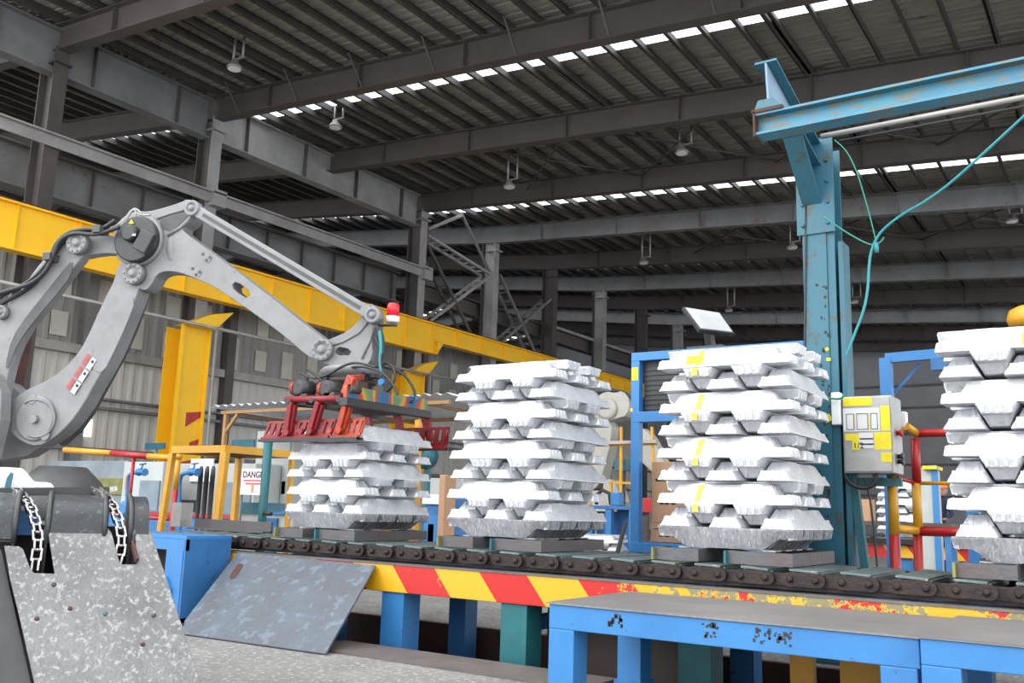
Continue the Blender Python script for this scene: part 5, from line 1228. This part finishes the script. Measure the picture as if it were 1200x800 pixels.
# yellow stand
Yp = 5.9
ys_ = thing('yellow_stand', (-7.2, 6.3, 0), 'yellow angle iron stand with flat top beside the railing', 'stand')
zt_ = at(266, 524, 1, Yp).z; xR = at(266, 524, 1, Yp).x; xL = at(203, 524, 1, Yp).x; yB = at(345, 534, 0, xR).y
MB().box(xL, xR, Yp-.02, Yp+.03, zt_-.05, zt_+.02).build('front_rail', YEL2, ys_); MB().box(xR-.03, xR+.02, Yp, yB, zt_-.05, zt_+.02).build('side_rail', YEL2, ys_)
MB().box(xL, xR-.03, Yp+.03, yB, zt_-.03, zt_-.01).build('top_sheet', PITR, ys_)
MB().box(xL-.02, xL+.02, Yp, yB, zt_-.05, zt_+.02).build('side_rail', YEL2, ys_); MB().box(xL, xR, yB-.03, yB, zt_-.05, zt_+.02).build('back_rail', YEL2, ys_)
l0 = at(262, 530, 1, Yp)
MB().bar((xR-.02, Yp, zt_-.05), (xR-.09, Yp, 0), .09, .05, (0, 1, 0)).build('leg', YEL2, ys_, bevel=.003)
MB().bar((xL, Yp, zt_-.05), (xL-.10, Yp, .3), .06, .05, (0, 1, 0)).build('leg', YEL2, ys_)
MB().bar((xL-.0, yB-.03, zt_-.05), (xL, yB-.03, 0), .06, .05, (0, 1, 0)).build('leg', YEL2, ys_); MB().bar((xR, yB-.03, zt_-.05), (xR, yB-.03, 0), .045, .04, (0, 1, 0)).build('leg', YEL2, ys_)
# green tapered post
gp = thing('green_post', (-6.1, 6.2, 0), 'dark green upright tube left of the leftmost stack', 'post')
a = at(315, 512, 1, 6.1); MB().tube([(a.x, a.y, a.z), (a.x-.01, a.y, 0)], [.043, .036], 14).build('tube', GREENT, gp)
MB().tube([at(309, 601, 1, 6.08), at(318, 602, 1, 6.08)], .018, 8).build('cross_bolt', BLACK, gp); MB().bar(at(314, 603, 1, 6.1), at(334, 600, 1, 6.1), .02, .02).build('blue_arm', BLUE, gp)
# canopy
cp = thing('canopy', (-9, 10, 0), 'small canopy of white corrugated sheet on an orange frame by the wall', 'canopy')
cz0 = at(256, 478, 1, 9.).z; x0 = at(253, 478, 1, 9.).x; x1 = at(535, 470, 1, 9.).x
b = MB(); nW = 26; V = []
for i in range(nW*2+1):
    x = x0+(x1-x0)*i/(nW*2); dz = .04*(i % 2); V.append((x, 8.9, cz0+dz)); V.append((x, 11.0, cz0-.05+dz))
b.add(V, [(2*i, 2*i+2, 2*i+3, 2*i+1) for i in range(nW*2)]); b.build('roof_sheet', WHITE, cp)
for y in (9.0, 10.9): MB().bar((x0+.15, y, cz0-.07), (x1-.1, y, cz0-.07), .05, .045).build('beam', ORANGE, cp)
for x in (x0+.25, (x0+x1)/2, x1-.5): MB().bar((x, 9.0, cz0-.07), (x, 10.9, cz0-.10), .04, .04).build('cross_beam', ORANGE, cp); 
for x in (x0+.25, x1-.5):
    for y in (9.0, 10.9): MB().bar((x, y, cz0-.1), (x, y, 0), .055, .055).build('post', ORANGE, cp)
MB().bar((x0+.27, 9.0, cz0-.35), (x0+.5, 9.0, cz0-.1), .04, .04).build('knee_brace', ORANGE, cp)
for px, Y in ((384, 7.2), (491, 6.3)):
    a = at(px, 510 if px == 384 else 492, 1, Y); t = thing('orange_post', (a.x, Y, 0), 'slim orange yellow post just right of the leftmost stack' if px == 491 else 'slim orange yellow post half hidden left of the leftmost stack', 'post')
    MB().bar(a, (a.x, Y, 0), .05, .05).build('tube', YEL2, t); MB().bar(a, (a.x+.02, Y+.05, a.z), .06, .02).build('cap', ORANGE, t)
# light grey machine cabinets behind
def cabinet(px0, px1, py0, py1, Y, d, m, lb, name='machine_cabinet', cat='cabinet', parts=()):
    a, b_ = at(px0, py0, 1, Y), at(px1, py0, 1, Y); t = thing(name, ((a.x+b_.x)/2, Y+d/2, 0), lb, cat)
    z1_ = a.z; z0_ = max(0, at(px0, py1, 1, Y).z) if py1 else 0
    MB().box(a.x, b_.x, Y, Y+d, z0_, z1_).build('body', m, t, bevel=.01)
    for (u0, u1, v0, v1, mm, nm) in parts:
        MB().box(a.x+(b_.x-a.x)*u0, a.x+(b_.x-a.x)*u1, Y-.03, Y-.001, z0_+(z1_-z0_)*v0, z0_+(z1_-z0_)*v1).build(nm, mm, t)
    return t, a, b_, z0_, z1_
cabinet(302, 345, 505, None, 9.95, .6, GREYCAB, 'tall pale grey cabinet behind the dark green tube', parts=((.05, .95, .03, .9, GREYCAB, 'door'), (.80, .9, .5, .6, BLACK, 'handle')))
cabinet(196, 300, 543, None, 9.4, .5, GREYCAB, 'long light grey machine housing behind the yellow stand', parts=((.04, .4, .1, .6, ROBOTD, 'dark_recess'), (.3, .55, .8, 1.05, WHITE, 'top_rail'), (.62, .98, .2, .8, GREYD, 'panel')))
cabinet(60, 330, 594, None, 7.9, .7, BLUE, 'low blue machine base running behind the railing', 'pump_machine', 'machine', ((0, 1, .93, 1.0, RED, 'red_edge'), (.5, .62, .1, .8, BLUED, 'door'), (.7, .85, .1, .8, BLUED, 'door'), (.88, .99, .1, .8, GREYD, 'grey_door')))
cabinet(280, 345, 588, None, 7.4, .3, GREYCAB, 'pale panel with teal edge below the danger sign', 'side_cabinet', 'panel', ((0, 1, .85, 1.0, TEAL, 'teal_edge'), (.55, .75, .1, .8, BLUED, 'door')))
cabinet(58, 150, 540, None, 9.2, .5, GREYD, 'blue grey machine frame behind the robot base', 'drive_machine', 'machine', ((.05, .4, .4, .9, ROBOTD, 'gear_unit'), (.45, 1.0, .25, .5, BLACK, 'black_slot'), (.45, .98, .62, .8, YGREEN, 'drive_row'), (.02, .3, .0, .3, BLUED, 'plate')))
cabinet(146, 192, 541, None, 8.65, .3, GREYCAB, 'grey instrument panel with warning triangle beside the red post', 'instrument_panel', 'panel', ((.5, .98, .15, .8, GREYD, 'screen'), (.1, .2, .7, .85, YEL2, 'warning_label')))
def bsign(pa, pb, Y, lb):
    a, b_ = at(*pa, 1, Y), at(*pb, 1, Y); t = thing('blue_sign', ((a.x+b_.x)/2, Y, 0), lb, 'sign'); MB().box(a.x, b_.x, Y, Y+.04, b_.z, a.z).build('board', TEAL, t); MB().box((a.x+b_.x)/2-.02, (a.x+b_.x)/2+.02, Y+.04, Y+.08, 0, a.z).build('post', GREYD, t)
bsign((170, 519), (192, 526), 12, 'small blue sign left of the nearer yellow wall column')
bsign((272, 515), (297, 523), 11.5, 'small blue sign under the canopy left side')
# hydraulic cylinders
for k, px in enumerate((236, 243, 250)):
    a = at(px, 549, 1, 7.0); tag(MB().lathe((a.x, 7.0, a.z), (0, 0, -1), [(.015, -.03), (.025, 0), (.03, .1), (.028, .1), (.028, .5), (.02, .52), (.02, a.z)], 10).build('hydraulic_cylinder', ROBOTD), f"{['leftmost', 'middle', 'rightmost'][k]} of three dark hydraulic hoses hanging behind the yellow leg", 'cylinder', 'hanging hydraulic hoses')
# blue valve pipes
for k, px in enumerate((149, 210)):
    t = thing('valve_pipe', tuple(at(px, 620, 1, 6.9)), ['left bright blue bent pipe with valve beside the red post', 'right bright blue bent pipe with valve beside the yellow leg'][k], 'pipe')
    MB().tube(sm3([at(x, y, 1, 6.9) for x, y in ((px, 690), (px, 625), (px, 575), (px+1, 558), (px+6, 554), (px+16, 553))]), .024, 10).build('pipe', BLUE, t)
    c = at(px+16, 553, 1, 6.9); MB().lathe(c, (1, 0, 0), [(.045, -.05), (.045, -.02), (.03, -.01), (.03, .05), (.045, .06), (.045, .09)], 12).build('valve', BLUE, t); MB().tube([c, c+Vector((.02, 0, .09))], .012, 6).build('stem', BLUE, t); MB().bar(c+Vector((-.03, 0, .09)), c+Vector((.08, 0, .10)), .02, .014).build('lever', BLACK, t)
c = at(150, 596, 1, 7.3); tag(MB().lathe(c, (0, -1, 0), [(.10, 0), (.10, .06), (.06, .08)], 16).box(c.x-.05, c.x+.05, 7.25, 7.3, 0, c.z).build('blue_pump', BLUE, None), 'round blue pump cover behind the left blue pipe', 'pump')
# danger sign
sg_ = thing('danger_sign', tuple(at(295, 580, 1, 7.2)), 'white and pink DANGER notice board left of the dark green tube', 'sign')
a, b_ = at(280, 549, 1, 7.2), at(312, 580, 1, 7.2)
MB().box(a.x, b_.x, 7.2, 7.215, b_.z, a.z).build('board', WHITE, sg_)
w1, h1 = b_.x-a.x, a.z-b_.z
MB().box(a.x+w1*.1, b_.x, 7.195, 7.2, b_.z+h1*.12, a.z-h1*.02).build('notice', PINKP, sg_, label='pink tinted notice')
text('DANGER', w1*.20, (a.x+w1*.17, 7.194, b_.z+h1*.66), (1, 0, 0), (0, 0, 1), INK, sg_, bold=.002)
for k, z in enumerate((.52, .40)): MB().box(a.x+w1*(.2+.08*k), a.x+w1*(.95-.1*k), 7.193, 7.195, b_.z+h1*z, b_.z+h1*(z+.05)).build('text_line', INKR, sg_)
MB().box(a.x+w1*.5, a.x+w1*.56, 7.19, 7.194, b_.z+h1*.1, b_.z+h1*.45).build('yellow_strip', YEL2, sg_)
for dx in (.1, .9): MB().box(a.x+w1*dx-.012, a.x+w1*dx+.012, 7.216, 7.24, 0, a.z).build('post', GREYD, sg_)
for z in (.1, .85): MB().lathe((a.x+w1*.05, 7.2, b_.z+h1*z), (0, -1, 0), [(.008, 0), (.008, .004)], 8).build('rivet', INK, sg_)
# clutter between first and second stack
cabinet(497, 530, 583, None, 8.2, .7, BLUED, 'blue bench unit between the first and second stacks', 'bench_unit', 'cabinet', ((0, 1.1, .93, 1.04, WHITE, 'white_top'), (.1, .9, .1, .8, BLUE, 'panel'), (.25, .45, .2, .7, BLUED, 'recess')))
c = at(496, 534, 1, 8.6); tag(MB().box(c.x-.03, c.x+.03, 8.66, 8.72, 0, c.z).lathe(at(496, 534, 1, 8.6), (0, -1, 0), [(.15, -.1), (.15, .1), (.08, .1), (.08, .03)], 20).build('teal_wheel', GREENT), 'dark teal round wheel behind the rear gripper fingers', 'wheel')
cabinet(499, 533, 560, None, 9.4, .5, GREYCAB, 'pale machine hood behind the second stack left side', 'machine_hood', 'machine', ((.1, .7, .2, .7, BLACK, 'opening'),))
cabinet(515, 522, 556, None, 7.9, .2, CARD, 'brown wrapped parcel leaning between the first and second stacks', 'parcel', 'parcel')
